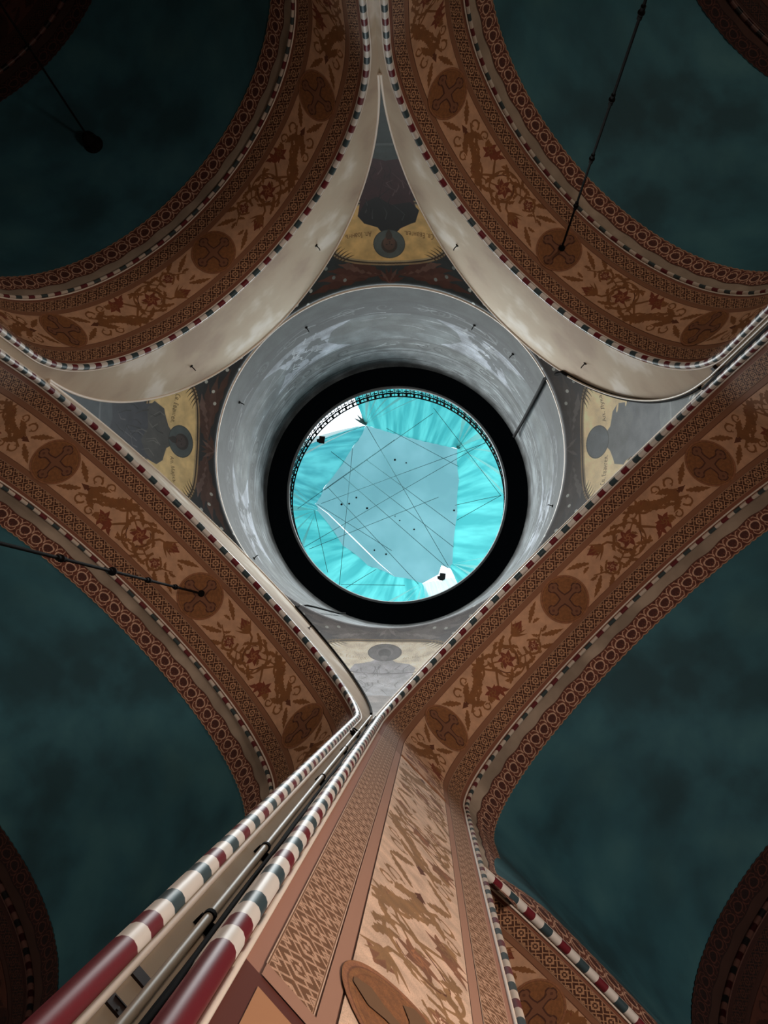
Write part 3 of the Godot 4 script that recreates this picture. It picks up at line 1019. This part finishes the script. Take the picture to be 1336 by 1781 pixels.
# local axes of a painted pier face: x = depth of the arch, y up, z out of the face
func pilaster(o: Node3D) -> void:
	var top := HS - (4.56 - SPRING)
	var low := 3.86          # where the patterned field ends
	var flat := func(x0: float, x1: float, y0: float, y1: float, z: float, uvf: Callable) -> MB:
		var b := MB.new()
		b.grid(2, 24, func(u, v):
			var x := lerpf(x0, x1, u)
			var y := lerpf(y0, y1, v)
			return [Vector3(x, y, z), uvf.call(x, y)], true)
		return b
	var pier_lit := mat(Color(0.62, 0.46, 0.38), 0.8)  # border tone paled for the whiter light on the pier
	var plain := func(x, y): return Vector2(x, y)
	part(o, "ground", flat.call(0.0, TW, 0.0, top, -0.010, plain), mat(Color(0.60, 0.43, 0.36), 0.8))
	for e in [[0.088, 0.247], [0.889, 1.048]]:
		part(o, "meander_band", flat.call(e[0], e[1], low, top, -0.004, func(x, y): return Vector2(y / 0.32, (x - e[0]) / 0.159)), M.meander_pier_lit)
	for e in [[0.252, 0.306], [0.830, 0.884]]:
		part(o, "border_stripe", flat.call(e[0], e[1], low, top, -0.004, plain), pier_lit)
	var my := 4.26
	for i in 3:
		var y0: float = [my, my + 1.8, my + 3.6][i]
		var y1: float = minf([my + 1.8, my + 3.6, top][i], top)
		part(o, "arabesque_panel", flat.call(0.312, 0.824, y0, y1, -0.002, func(x, y): return Vector2(0.10 + (y - y0) / 1.8 * 0.80 if i % 2 == 0 else 0.90 - (y - y0) / 1.8 * 0.80, (x - 0.312) / 0.512)), M.pier)
	part(o, "arabesque_panel", flat.call(0.312, 0.824, low, my, -0.002, func(x, y): return Vector2((my - y) / 2.4, (x - 0.312) / 0.512)), M.pier)
	var b := MB.new()
	b.grid(40, 6, func(u, v):
		var p: Vector2 = Vector2(cos(u * TAU), sin(u * TAU)) * v
		return [Vector3(0.568 + p.x * 0.287, my + p.y * 0.287, 0.002), p * 0.5 + Vector2(0.5, 0.5)])
	var md := part(o, "medallion", b, M.medal)
	# the cross is made for arches; on this flat face its radius runs out along z
	var c := MB.new()
	c.col = Color(0.15, 0.075, 0.035)
	for k in 4:
		var d := Vector2.from_angle(TAU * k / 4.0)
		var e := d.orthogonal()
		c.grid(2, 4, func(u, v):
			var wd: float = [0.17, 0.14, 0.15, 0.26, 0.08][int(round(v * 4))]
			var p: Vector2 = (d * v + e * wd * (u * 2 - 1)) * 0.245
			return [Vector3(0.568 + p.x, my + p.y, 0.005), Vector2(u, v)])
	part(md, "cross", c, M.cross)
	# frame and painted dado below
	part(o, "lower_frame", flat.call(0.09, 1.05, low - 0.075, low, -0.003, plain), pier_lit)
	part(o, "dado_field", flat.call(0.04, 1.09, 0.3, low - 0.075, -0.006, plain), mat(Color(0.33, 0.13, 0.08), 0.8))
	part(o, "dado_inset", flat.call(0.095, 1.03, 1.0, low - 0.14, -0.003, plain), mat(Color(0.66, 0.47, 0.33), 0.8))
	part(o, "dado_centre", flat.call(0.16, 0.95, 1.1, low - 0.24, 0.0, plain), mat(Color(0.40, 0.15, 0.12), 0.8))

func bays() -> void:
	# the arches at the far end of each bay
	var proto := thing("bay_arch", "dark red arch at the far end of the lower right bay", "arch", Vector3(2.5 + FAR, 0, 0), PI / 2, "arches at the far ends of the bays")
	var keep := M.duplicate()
	for n in ["ground", "stripe", "panel", "meander", "medal", "cross", "lace", "strip", "roll", "roll_dull", "fillet"]:      # dark red paint, darkened further for the dim light of the far bays
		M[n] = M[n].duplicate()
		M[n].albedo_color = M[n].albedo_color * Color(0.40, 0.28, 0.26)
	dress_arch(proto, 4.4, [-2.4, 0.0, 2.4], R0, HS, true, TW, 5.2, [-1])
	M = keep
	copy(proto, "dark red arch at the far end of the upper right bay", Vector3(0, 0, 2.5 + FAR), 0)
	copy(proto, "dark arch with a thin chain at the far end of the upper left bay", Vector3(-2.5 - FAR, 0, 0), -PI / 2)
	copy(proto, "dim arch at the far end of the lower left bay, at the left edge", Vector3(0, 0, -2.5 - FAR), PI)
	# the small arch in the side of the lower right bay
	var sa := thing("side_arch", "low painted side arch with a red and green striped edge, beside the bottom pier", "arch", Vector3(SIDE_X, 0, -R0 - 0.03), PI)
	dress_arch(sa, 1.752, [-0.62, 0.62], SIDE_R, SIDE_YC, false, 0.85, 1.752, [])
	var b := MB.new()
	b.grid(160, 3, func(u, v):
		var s := lerpf(-1.60, 1.60, u)
		var r := SIDE_R + lerpf(0.06, 0.32 + 0.016 * absf(sin(s * PI / 0.0875)), v)
		var p := on_arch(s, r, 0.0, SIDE_R, SIDE_YC, false)
		var rise := clampf((p.y - (SIDE_YC + sqrt(maxf(0.0, pow(SIDE_R + 0.012, 2) - p.x * p.x)))) / (HS - SIDE_YC - SIDE_R * cos(s / SIDE_R)), 0.0, 1.0)
		p.z = 0.015 - 0.085 * sin(PI * sqrt(rise)) * smoothstep(3.6, 4.4, SIDE_X - absf(p.x)) - 0.010
		return [p, Vector2(s / 0.175, v)])
	part(sa, "lace_border", b, M.lace)

# ------------------------------------------------------------------ chains, conduits, hooks
func chain(at: Vector3, length: float, knobs: Array, label: String) -> void:
	var o := thing("lamp_chain", label, "chain", at, 0.0, "lamp chains hung from the vaults")
	var hook := MB.new()
	hook.tube(PackedVector3Array([Vector3(0, 0.02, 0), Vector3(0, -0.06, 0), Vector3(0.02, -0.10, 0)]), 0.014, 8)
	hook.ball(Vector3(0, -0.02, 0), 0.042, 0.5)
	part(o, "hook", hook, M.iron)
	var ys := [-0.1]
	for k in knobs:
		ys.append(k - at.y)
	ys.append(-length)
	for i in ys.size() - 1:
		var b := MB.new()
		b.tube(PackedVector3Array([Vector3(0, ys[i], 0), Vector3(0, ys[i + 1], 0)]), 0.0135, 8)
		part(o, "rod", b, M.iron)
	for k in knobs:
		var b := MB.new()
		b.ball(Vector3(0, k - at.y, 0), 0.040 if absf(k - 9.55) < 0.01 else 0.031, 0.9, 14)
		for s in [-1, 1]:
			b.tube(PackedVector3Array([Vector3(0, k - at.y + s * 0.03, 0), Vector3(0, k - at.y + s * 0.075, 0)]), 0.022, 8)
		part(o, "knob", b, M.iron)

func small_things() -> void:
	chain(Vector3(0.012, HS + R0 - 0.004, 3.10), 8.0, [11.66, 10.63, 9.59, 8.41], "dark lamp chain hanging from the upper right arch, across the blue vault")
	chain(Vector3(-0.01, HS + R0 - 0.004, -3.035), 8.0, [11.6, 10.6, 9.55, 8.4], "dark lamp chain hanging from the lower left arch, across its soffit")
	chain(Vector3(-7.3, HS + R0 - 0.004, -0.02), 5.0, [11.0, 9.6], "thin lamp chain under the far arch in the upper left corner")
	var blob := thing("hanging_lamp", "dark lamp boss high in the upper left vault", "lamp", Vector3(-5.3, HS + R0 + 0.04, -0.1))
	var b := MB.new()
	b.lathe(PackedVector2Array([Vector2(0.005, -0.26), Vector2(0.07, -0.22), Vector2(0.10, -0.12), Vector2(0.06, -0.05), Vector2(0.13, -0.01), Vector2(0.13, 0.0)]), 20)
	part(blob, "boss", b, M.iron)
	b = MB.new()
	b.tube(PackedVector3Array([Vector3(0, -0.24, 0), Vector3(0, -4.0, 0)]), 0.012, 8)
	part(blob, "rod", b, M.iron)
	# conduit at the near pier: a pale pipe and a black cable that climbs to the drum
	var c := thing("conduit", "pale conduit pipe climbing the corner of the near pier between the striped rolls", "pipe", Vector3(2.432, 1.2, -2.432))
	b = MB.new()
	b.tube(PackedVector3Array([Vector3(0, 0, 0), Vector3(-0.002, 4.0, 0), Vector3(-0.006, 9.9, 0.002)]), 0.0125, 12)
	part(c, "pipe", b, M.pale_pipe)
	for y in [0.75, 1.55, 2.85, 3.68, 5.45, 6.9, 8.1, 9.2]:
		b = MB.new()
		b.tube(PackedVector3Array([Vector3(-0.001, y - 0.012, 0), Vector3(-0.001, y + 0.012, 0)]), 0.017, 12)
		b.box(Vector3(-0.02, y - 0.008, -0.036), Vector3(0.03, y + 0.008, -0.008))
		if y == 2.85 or y == 5.45:
			b.tube(PackedVector3Array([Vector3(0.012, y, -0.01), Vector3(0.03, y - 0.03, 0.005), Vector3(0.028, y - 0.07, 0.012)]), 0.006, 6)
		part(c, "clamp", b, M.iron)
	var pts := PackedVector3Array()
	for i in 40:
		pts.append(Vector3(WALL - 0.014, 1.2 + i * 0.25, -2.385 + 0.018 * sin(i * 0.9) + 0.01 * sin(i * 2.3)))
	b = MB.new()
	b.tube(pts, 0.006, 7)
	var pts2 := PackedVector3Array()
	for i in 40:
		pts2.append(Vector3(WALL - 0.012, 1.2 + i * 0.25, -2.412 + 0.01 * sin(i * 1.4)))
	b.tube(pts2, 0.007, 7)
	single("wire", b, M.iron, "loose dark wires beside the pale conduit on the near pier", "wire")
	# black cables along the pendentives' edges
	for k in 2:
		pts = PackedVector3Array()
		for i in 50:
			var a := lerpf(0.10, 1.28 if k == 0 else 1.16, i / 49.0)
			var e := PEDGE * cos(a)
			pts.append(Vector3(e - 0.02, HT + (HP - HT) * sin(a) - 0.02, (-WALL + 0.028) if k == 0 else (WALL - 0.03)))
		if k == 0:
			pts.append_array(PackedVector3Array([Vector3(0.70, HD - 0.12, -2.40), Vector3(0.74, HD + 0.04, -2.34), Vector3(0.80, HD + 0.5, -2.29), Vector3(0.90, HD + 2.6, -2.20), Vector3(0.93, HD + 3.1, -2.14)]))
		else:
			pts.append_array(PackedVector3Array([Vector3(0.86, HD - 0.16, 2.41), Vector3(0.80, HD + 0.02, 2.34), Vector3(0.80, HD + 0.5, 2.33), Vector3(0.785, HD + 2.4, 2.235), Vector3(0.775, HD + 3.25, 2.17)]))
		b = MB.new()
		b.tube(pts, 0.014 if k == 0 else 0.026, 8)
		single("cable", b, M.iron, ["black cable along the lower left pendentive edge, bending into the drum", "thick black cable on the right of the drum, bending along the upper right arch wall"][k], "cable")
	pts = PackedVector3Array()
	for i in 50:
		var a := lerpf(0.06, 1.1, i / 49.0)
		pts.append(Vector3(PEDGE * cos(a) - 0.045, HT + (HP - HT) * sin(a) - 0.045, WALL - 0.05))
	b = MB.new()
	pts.reverse()
	pts.append_array(PackedVector3Array([Vector3(2.41, HT - 0.1, 2.42), Vector3(2.42, 1.2, 2.42)]))
	b.tube(pts, 0.013, 8)
	c = thing("conduit", "pale conduit pipe with its black cable down the right pier", "pipe", Vector3.ZERO)
	part(c, "pipe", b, M.pale_pipe)
	b = MB.new()
	b.tube(PackedVector3Array([Vector3(2.45, HT + 0.2, 2.40), Vector3(2.45, 1.2, 2.40)]), 0.018, 8)
	part(c, "cable", b, M.iron)
	b = MB.new()
	b.box(Vector3(2.355, 10.83, 2.43), Vector3(2.45, 10.9, 2.475))
	b.box(Vector3(2.39, 10.78, 2.42), Vector3(2.43, 10.95, 2.45))
	single("pipe_bracket", b, M.wood, "dark bracket across the pale conduit on the right pier", "bracket")
	# plates and a ring bolt on the pale strip of the near pier
	for k in 3:
		b = MB.new()
		var y: float = [3.600, 3.445, 3.29][k]
		b.box(Vector3(2.386, y, -WALL), Vector3(2.428, y + 0.047, -WALL + 0.006))
		if k == 1:
			b.box(Vector3(2.390, y + 0.036, -WALL), Vector3(2.424, y + 0.040, -WALL + 0.009))
			b.box(Vector3(2.408, y + 0.004, -WALL), Vector3(2.412, y + 0.018, -WALL + 0.009))
		single("wall_plate", b, mat(Color(0.15, 0.07, 0.06), 0.6), ["upper plain dark plate on the pale strip of the near pier", "dark plate with a light scratch, below the plain plate on the near pier", "lowest dark plate on the near pier, cut by the frame"][k], "plate", "dark plates on the near pier")
	var rb := thing("ring_bolt", "small black ring bolt on the pale strip of the near pier", "ring bolt", Vector3(2.405, 9.2, -WALL + 0.02))
	b = MB.new()
	pts = PackedVector3Array()
	for i in 17:
		pts.append(Vector3(cos(TAU * i / 16.0) * 0.028, 0.10 + sin(TAU * i / 16.0) * 0.10, 0.01))
	b.tube(pts, 0.007, 6)
	part(rb, "ring", b, M.iron)
	b = MB.new()
	b.tube(PackedVector3Array([Vector3(0, 0, -0.02), Vector3(0, 0, 0.02)]), 0.018, 8)
	b.tube(PackedVector3Array([Vector3(-0.03, -0.06, 0), Vector3(0.02, -0.02, 0.01), Vector3(0.0, 0.02, 0.012)]), 0.008, 6)
	part(rb, "bolt", b, M.iron)
	# hooks: position and the way they point
	var hooks := [
		[Vector3(-2.427, 15.456, 0.555), Vector3(1, 0, -0.2), "hook on the left of the drum above the upper left arch"], [Vector3(-0.632, 15.5, 2.406), Vector3(0.2, 0, -1), "hook on the drum above the upper right arch, nearer the top"],
		[Vector3(0.109, 15.47, 2.487), Vector3(0, 0, -1), "hook on the drum above the middle of the upper right arch"], [Vector3(-2.287, 15.43, -0.986), Vector3(1, 0, 0.4), "hook on the left of the drum above the left pendentive"],
		[Vector3(2.155, 15.5, 1.244), Vector3(-1, 0, -0.5), "hook on the drum above the right pendentive"], [Vector3(-0.393, 15.42, -2.459), Vector3(0, 0, 1), "hook on the drum above the lower left arch"],
		[Vector3(1.178, 13.473, WALL), Vector3(0, 0, -1), "hook on the wall over the upper right arch, right half"], [Vector3(-1.154, 13.53, WALL), Vector3(0, 0, -1), "hook on the wall over the upper right arch, near the dark saint"],
		[Vector3(-WALL, 13.53, -1.186), Vector3(1, 0, 0), "hook on the wall over the upper left arch, left half"], [Vector3(-WALL, 13.45, 1.126), Vector3(1, 0, 0), "hook on the wall over the upper left arch, near the dark saint"],
		[Vector3(1.095, 13.75, -WALL), Vector3(0, 0, 1), "hook on the wall over the lower left arch, beside the black cable"]]
	for h in hooks:
		var d: Vector3 = h[1].normalized()
		b = MB.new()
		b.tube(PackedVector3Array([-d * 0.03, d * 0.05, d * 0.065 + Vector3(0, 0.02, 0), d * 0.065 + Vector3(0, 0.05, 0)]), 0.007, 6)
		b.tube(PackedVector3Array([-d * 0.005, d * 0.008]), 0.022, 8)
		single("wall_hook", b, M.iron, "small black iron " + h[2], "hook", "iron hooks round the crossing", "", h[0])

# ------------------------------------------------------------------ oculus: railing, tarpaulins, ropes
const TARP_Y := 20.479

func cloth(c: Color, through: float) -> StandardMaterial3D:
	var m := mat(c, 0.7)
	m.backlight_enabled = true
	m.backlight = Color(through, through, through)
	return m

func cloth_tex(seed_: int, a: Color, b: Color) -> NoiseTexture2D:
	return noise_tex(seed_, 0.02, [a, b], [0.25, 0.8], 256, 4)

func oculus_and_tarps() -> void:
	var rail := thing("railing", "black iron railing round the oculus with bars and small crosses", "railing", Vector3(0, HO + 0.07, 0))
	for y in [0.05, 0.40, 0.64]:
		var b := MB.new()
		ring(b, 1.985, y, 0.013, 140, 6)
		part(rail, "rail", b, M.iron)
	var bars := MB.new()
	for k in 84:
		var a := TAU * k / 84.0
		var d := Vector3(cos(a), 0, sin(a))
		var s := Vector3(-sin(a), 0, cos(a))
		bars.tube(PackedVector3Array([d * 1.985, d * 1.985 + Vector3(0, 0.62, 0)]), 0.008, 5)
		var m := a + PI / 84.0
		var e := Vector3(cos(m), 0, sin(m)) * 1.985
		bars.tube(PackedVector3Array([e + Vector3(0, 0.16, 0), e + Vector3(0, 0.38, 0)]), 0.010, 5)
		bars.tube(PackedVector3Array([e + Vector3(0, 0.27, 0) - s * 0.05, e + Vector3(0, 0.27, 0) + s * 0.05]), 0.010, 5)
		bars.tube(PackedVector3Array([e + Vector3(0, 0.38, 0) - s * 0.06, e + Vector3(0, 0.46, 0), e + Vector3(0, 0.38, 0) + s * 0.06]), 0.012, 5)
		bars.ball(e + Vector3(0, 0.54, 0), 0.028, 0.8, 6)
	var bo := part(rail, "bars", bars, M.iron)
	bo.set_meta("kind", "stuff")
	# corners of the flat sheet, seen from above the crossing
	var P := [Vector2(-1.76, 0.75), Vector2(-0.09, 1.73), Vector2(0.39, 1.30), Vector2(0.85, 0.79), Vector2(1.51, -0.01), Vector2(1.55, -0.10), Vector2(1.37, -0.18), Vector2(1.46, -0.35), Vector2(1.36, -0.71), Vector2(0.88, -1.01), Vector2(0.34, -1.24), Vector2(-0.31, -1.32), Vector2(-1.19, -1.19), Vector2(-1.32, -1.13), Vector2(-1.43, -0.79), Vector2(-1.63, 0.25)]
	var grey := cloth(Color.WHITE, 1.0)
	grey.albedo_texture = cloth_tex(51, Color(0.42, 0.63, 0.66), Color(0.49, 0.70, 0.73))
	grey.uv1_scale = Vector3(0.3, 0.3, 0.3)
	# the flat sheet in two pieces with a narrow slit between them
	var slit := [Vector2(-1.32, -1.13), Vector2(-1.0, -1.08), Vector2(-0.3, -1.065), Vector2(0.45, -1.05), Vector2(0.88, -1.01)]
	var main := PackedVector2Array()
	for k in 10:
		main.append(P[k])
	for k in [3, 2, 1]:
		main.append(slit[k] + Vector2(0.0, 0.012 * sin(PI * k / 4.0)))
	for k in [13, 14, 15]:
		main.append(P[k])
	sheet("tarpaulin", main, TARP_Y, grey, "large flat grey green tarpaulin in the middle of the oculus")
	var small := PackedVector2Array()
	for k in [9, 10, 11, 12, 13]:
		small.append(P[k])
	for k in [1, 2, 3]:
		small.append(slit[k] - Vector2(0.0, 0.006 * sin(PI * k / 4.0)))
	sheet("tarpaulin", small, TARP_Y - 0.01, grey, "narrow grey green tarpaulin strip below the bright slit")
	# sloping skirts round it: from a corner to the next, down to the edge
	var skirt := cloth(Color.WHITE, 1.0)
	skirt.albedo_texture = cloth_tex(61, Color(0.28, 0.70, 0.72), Color(0.41, 0.85, 0.85))
	skirt.uv1_scale = Vector3(0.8, 0.22, 1.0)
	var deep := cloth(Color.WHITE, 1.0)
	deep.albedo_texture = cloth_tex(62, Color(0.28, 0.64, 0.68), Color(0.40, 0.80, 0.82))
	deep.uv1_scale = Vector3(0.6, 0.3, 1.0)
	var pale := cloth(Color(0.50, 0.85, 0.88), 1.0)
	var pleat := cloth(Color(0.62, 0.88, 0.88), 1.0)
	# [indices into P, ring angles from and to, drop, material, label]
	var list := [
		[[0, 1], 158.0, 92.0, 0, "upper turquoise tarpaulin with pleats gathered at its left corner"],
		[[1, 2, 3, 4, 5], 95.0, -12.0, 0, "turquoise tarpaulin on the right side of the oculus"],
		[[8, 9, 10, 11, 12], -24.0, -138.0, 0, "turquoise tarpaulin along the bottom left of the oculus"],
		[[12, 13, 14, 15, 0], -138.0, -160.0, 1, "turquoise tarpaulin on the left, edge rolled beside a white gap"]]
	P.append_array([Vector2(1.75, -0.15), Vector2(1.60, -0.41), Vector2(1.37, -0.71)])
	list.append([[16, 17, 18], -6.0, -31.0, 2, "pale tarpaulin below the white hole at the lower right of the oculus"])
	# folds that lie double: [skirt, from a corner, then pairs of ring angles]
	var folds := [[0, 0, [150, 146, 141, 139, 131, 129, 122, 119, 112, 111]], [0, 1, [104, 100, 95, 93]], [1, 1, [84, 78, 66, 64, 50, 47, 38, 36]], [1, 4, [10, 14, 22, 23, 1, 4]], [2, 8, [-38, -41, -52, -53, -64, -67]], [2, 12, [-134, -129, -122, -120, -112, -110, -100, -97]], [3, 12, [-143, -146, -150, -151]], [3, 0, [-159, -154, -149, -147]]]
	for n in list.size():
		var e: Array = list[n]
		var b := MB.new()
		var idx: Array = e[0]
		b.grid(72, 14, func(u, v):
			var f: float = u * (idx.size() - 1)
			var i := mini(int(f), idx.size() - 2)
			var inner: Vector2 = P[idx[i]].lerp(P[idx[i + 1]], f - i)
			var sag := 0.06 * sin(PI * (f - i))
			inner *= 1.0 - sag * 0.3
			var a := deg_to_rad(lerpf(e[1], e[2], u))
			var rr := 2.62
			var outer := Vector2(cos(a), sin(a)) * rr
			var p: Vector2 = inner.lerp(outer, v)
			var fold: float = 0.035 * sin(u * 31.0 + v * 3.0) * sin(PI * minf(v + 0.1, 1.0)) + 0.05 * sin(u * 12.0 + v * 2.0) * v + 0.02 * sin(u * 70.0) * (1.0 - v)
			var y: float = TARP_Y - 0.03 - v * 0.95 - 0.25 * sin(PI * v) * 0.6 + fold
			return [Vector3(p.x, y, p.y), Vector2(u * 3.0, v)])
		var root := single("tarpaulin", b, [skirt, deep, pale][e[3]], e[4], "tarpaulin", "green tarpaulins stretched over the oculus")
		for f in folds:
			if f[0] != n:
				continue
			var from: Vector2 = P[f[1]]
			for i in range(0, f[2].size(), 2):
				var pb := MB.new()
				var a0 := Vector2.from_angle(deg_to_rad(f[2][i])) * 2.5
				var a1 := Vector2.from_angle(deg_to_rad(f[2][i + 1])) * 2.5
				pb.grid(2, 8, func(u, v):
					var p: Vector2 = from.lerp(a0.lerp(a1, u), v)
					return [Vector3(p.x, TARP_Y - 0.10 - v * 1.0 - 0.24 * sin(PI * v), p.y), Vector2(u, v)])
				part(root, "fold", pb, pleat)
	# bunched corners, tied with cord
	for e in [[Vector2(-1.76, 0.75), "dark bunched knot of tarpaulin at the upper left corner"], [Vector2(-1.50, -0.98), "bunched knot of tarpaulin at the left corner"], [Vector2(-0.09, 1.73), "small pleated knot of tarpaulin at the upper right corner"]]:
		var b := MB.new()
		var d := Vector3(e[0].x, 0, e[0].y).normalized()
		for k in 5:
			var t := d.rotated(Vector3.UP, (k - 2) * 0.35)
			b.tube(PackedVector3Array([Vector3(0, -0.02, 0), t * 0.12 + Vector3(0, -0.06 + 0.02 * (k % 2), 0), t * 0.26 + Vector3(0, -0.05, 0)]), PackedFloat32Array([0.02, 0.030, 0.006]), 7)
		single("tarpaulin_knot", b, cloth(Color(0.10, 0.38, 0.38), 0.6), e[1], "knot", "", "", Vector3(e[0].x, TARP_Y - 0.06, e[0].y))
	# dark scraps on the sheets
	var scraps := [[Vector3(1.55, TARP_Y - 0.02, -0.33), 0.075, "dark square scrap in the white hole at the lower right of the oculus"], [Vector3(-1.93, 19.38, -0.19), 0.07, "dark scrap hanging in the white gap at the left of the oculus"]]
	for e in scraps:
		var b := MB.new()
		b.box(Vector3(-e[1], 0, -e[1] * 0.8), Vector3(e[1], 0.02, e[1] * 0.8), Transform3D(Basis(Vector3.UP, 0.9), Vector3.ZERO))
		b.box(Vector3(-e[1] * 0.4, -0.01, -e[1] * 1.4), Vector3(e[1] * 0.5, 0.01, -e[1] * 0.5), Transform3D(Basis(Vector3.UP, 0.6), Vector3.ZERO))
		if e[0].x < 0:
			b.tube(PackedVector3Array([Vector3(0, 0.01, 0), Vector3(0.17, 1.02, 0.9)]), 0.004, 5)
		single("cloth_scrap", b, mat(Color(0.03, 0.03, 0.06), 0.9), e[2], "scrap", "", "", e[0])
	var rng := RandomNumberGenerator.new()
	rng.seed = 9
	for k in 12:
		var b := MB.new()
		var r := rng.randf_range(0.012, 0.024)
		b.ball(Vector3.ZERO, r, 0.5, 8)
		single("pebble", b, M.iron, "tiny dark speck of debris on the flat tarpaulin", "debris", "specks of debris on the tarpaulin", "", Vector3(rng.randf_range(-1.0, 1.0), TARP_Y + 0.002, rng.randf_range(-0.95, 0.8)))
	# ropes stretched under the sheets
	var ropes := [[-1.73, 0.74, 1.48, -0.10], [-1.37, -0.80, -0.95, 1.89], [-0.82, -1.90, 0.23, 2.21], [-1.59, 0.21, 0.23, -1.92], [-1.85, -0.15, 1.29, 0.24], [-1.40, 0.99, 0.20, 1.47], [-1.22, 0.24, 1.0, 0.57], [-1.31, -0.34, 1.53, -0.14], [-1.37, -0.71, 1.32, -0.78], [-1.48, -1.45, -1.11, 0.94], [-0.72, -1.85, 0.36, 0.74], [0.71, 0.86, 1.22, 1.66], [0.95, 0.67, 1.22, 1.66], [-1.02, 1.97, 1.21, 1.65], [0.24, -1.89, 1.15, -0.99], [-1.26, -1.10, 0.47, -0.69], [0.36, -1.86, 0.52, -1.17], [-1.22, -1.04, 0.24, 2.2], [-1.22, -1.23, -0.12, -1.91]]
	var rope_labels := ["from the dark upper left knot down to the white hole", "steeply across the left half of the flat tarpaulin", "from the bottom left edge up to the right railing", "down the left side, from the upper left to the bottom edge", "heavy and dark, crossing the middle down to the right", "short, across the upper right corner of the flat sheet", "through the middle, parallel to the heavy dark rope", "from the left edge straight to the white hole", "low across the flat sheet to its bottom right end", "along the left knot, up to the middle of the sheet", "from the lower left edge into the middle of the sheet", "over the right skirt, the upper of two that meet at the railing", "over the right skirt, the lower of two that meet at the railing", "slanting across the upper right skirt to the railing", "level along the bottom edge of the oculus", "beside the bright slit in the tarpaulin", "very short, at the bottom of the lower left skirt", "from the left knot up to the upper right railing", "down the lower left skirt from the left knot"]
	var cord := mat(Color(0.05, 0.24, 0.26), 0.95)
	for e in ropes:
		var b := MB.new()
		# strung over the railing, below the sheets
		var p := Vector3(2.34 + (e[0] - 2.34) * 0.93, 19.04, -1.58 + (e[1] + 1.58) * 0.93)
		var q := Vector3(2.34 + (e[2] - 2.34) * 0.93, 19.04, -1.58 + (e[3] + 1.58) * 0.93)
		var mid := (p + q) * 0.5 - Vector3(0, 0.02, 0)
		b.tube(PackedVector3Array([p, mid, q]), 0.0045, 6)
		single("rope", b, cord, "thin taut rope " + rope_labels[ropes.find(e)], "rope", "taut ropes under the tarpaulins")

func sheet(called: String, outline: PackedVector2Array, y: float, m: Material, label: String) -> void:
	var b := MB.new()
	var ix := Geometry2D.triangulate_polygon(outline)
	for p in outline:
		b.point(Vector3(p.x, y, p.y), p * 0.5)
	for i in range(0, ix.size(), 3):
		var a := ix[i]
		b.tri(a, ix[i + 1], ix[i + 2])
	single(called, b, m, label, "tarpaulin", "green tarpaulins stretched over the oculus")
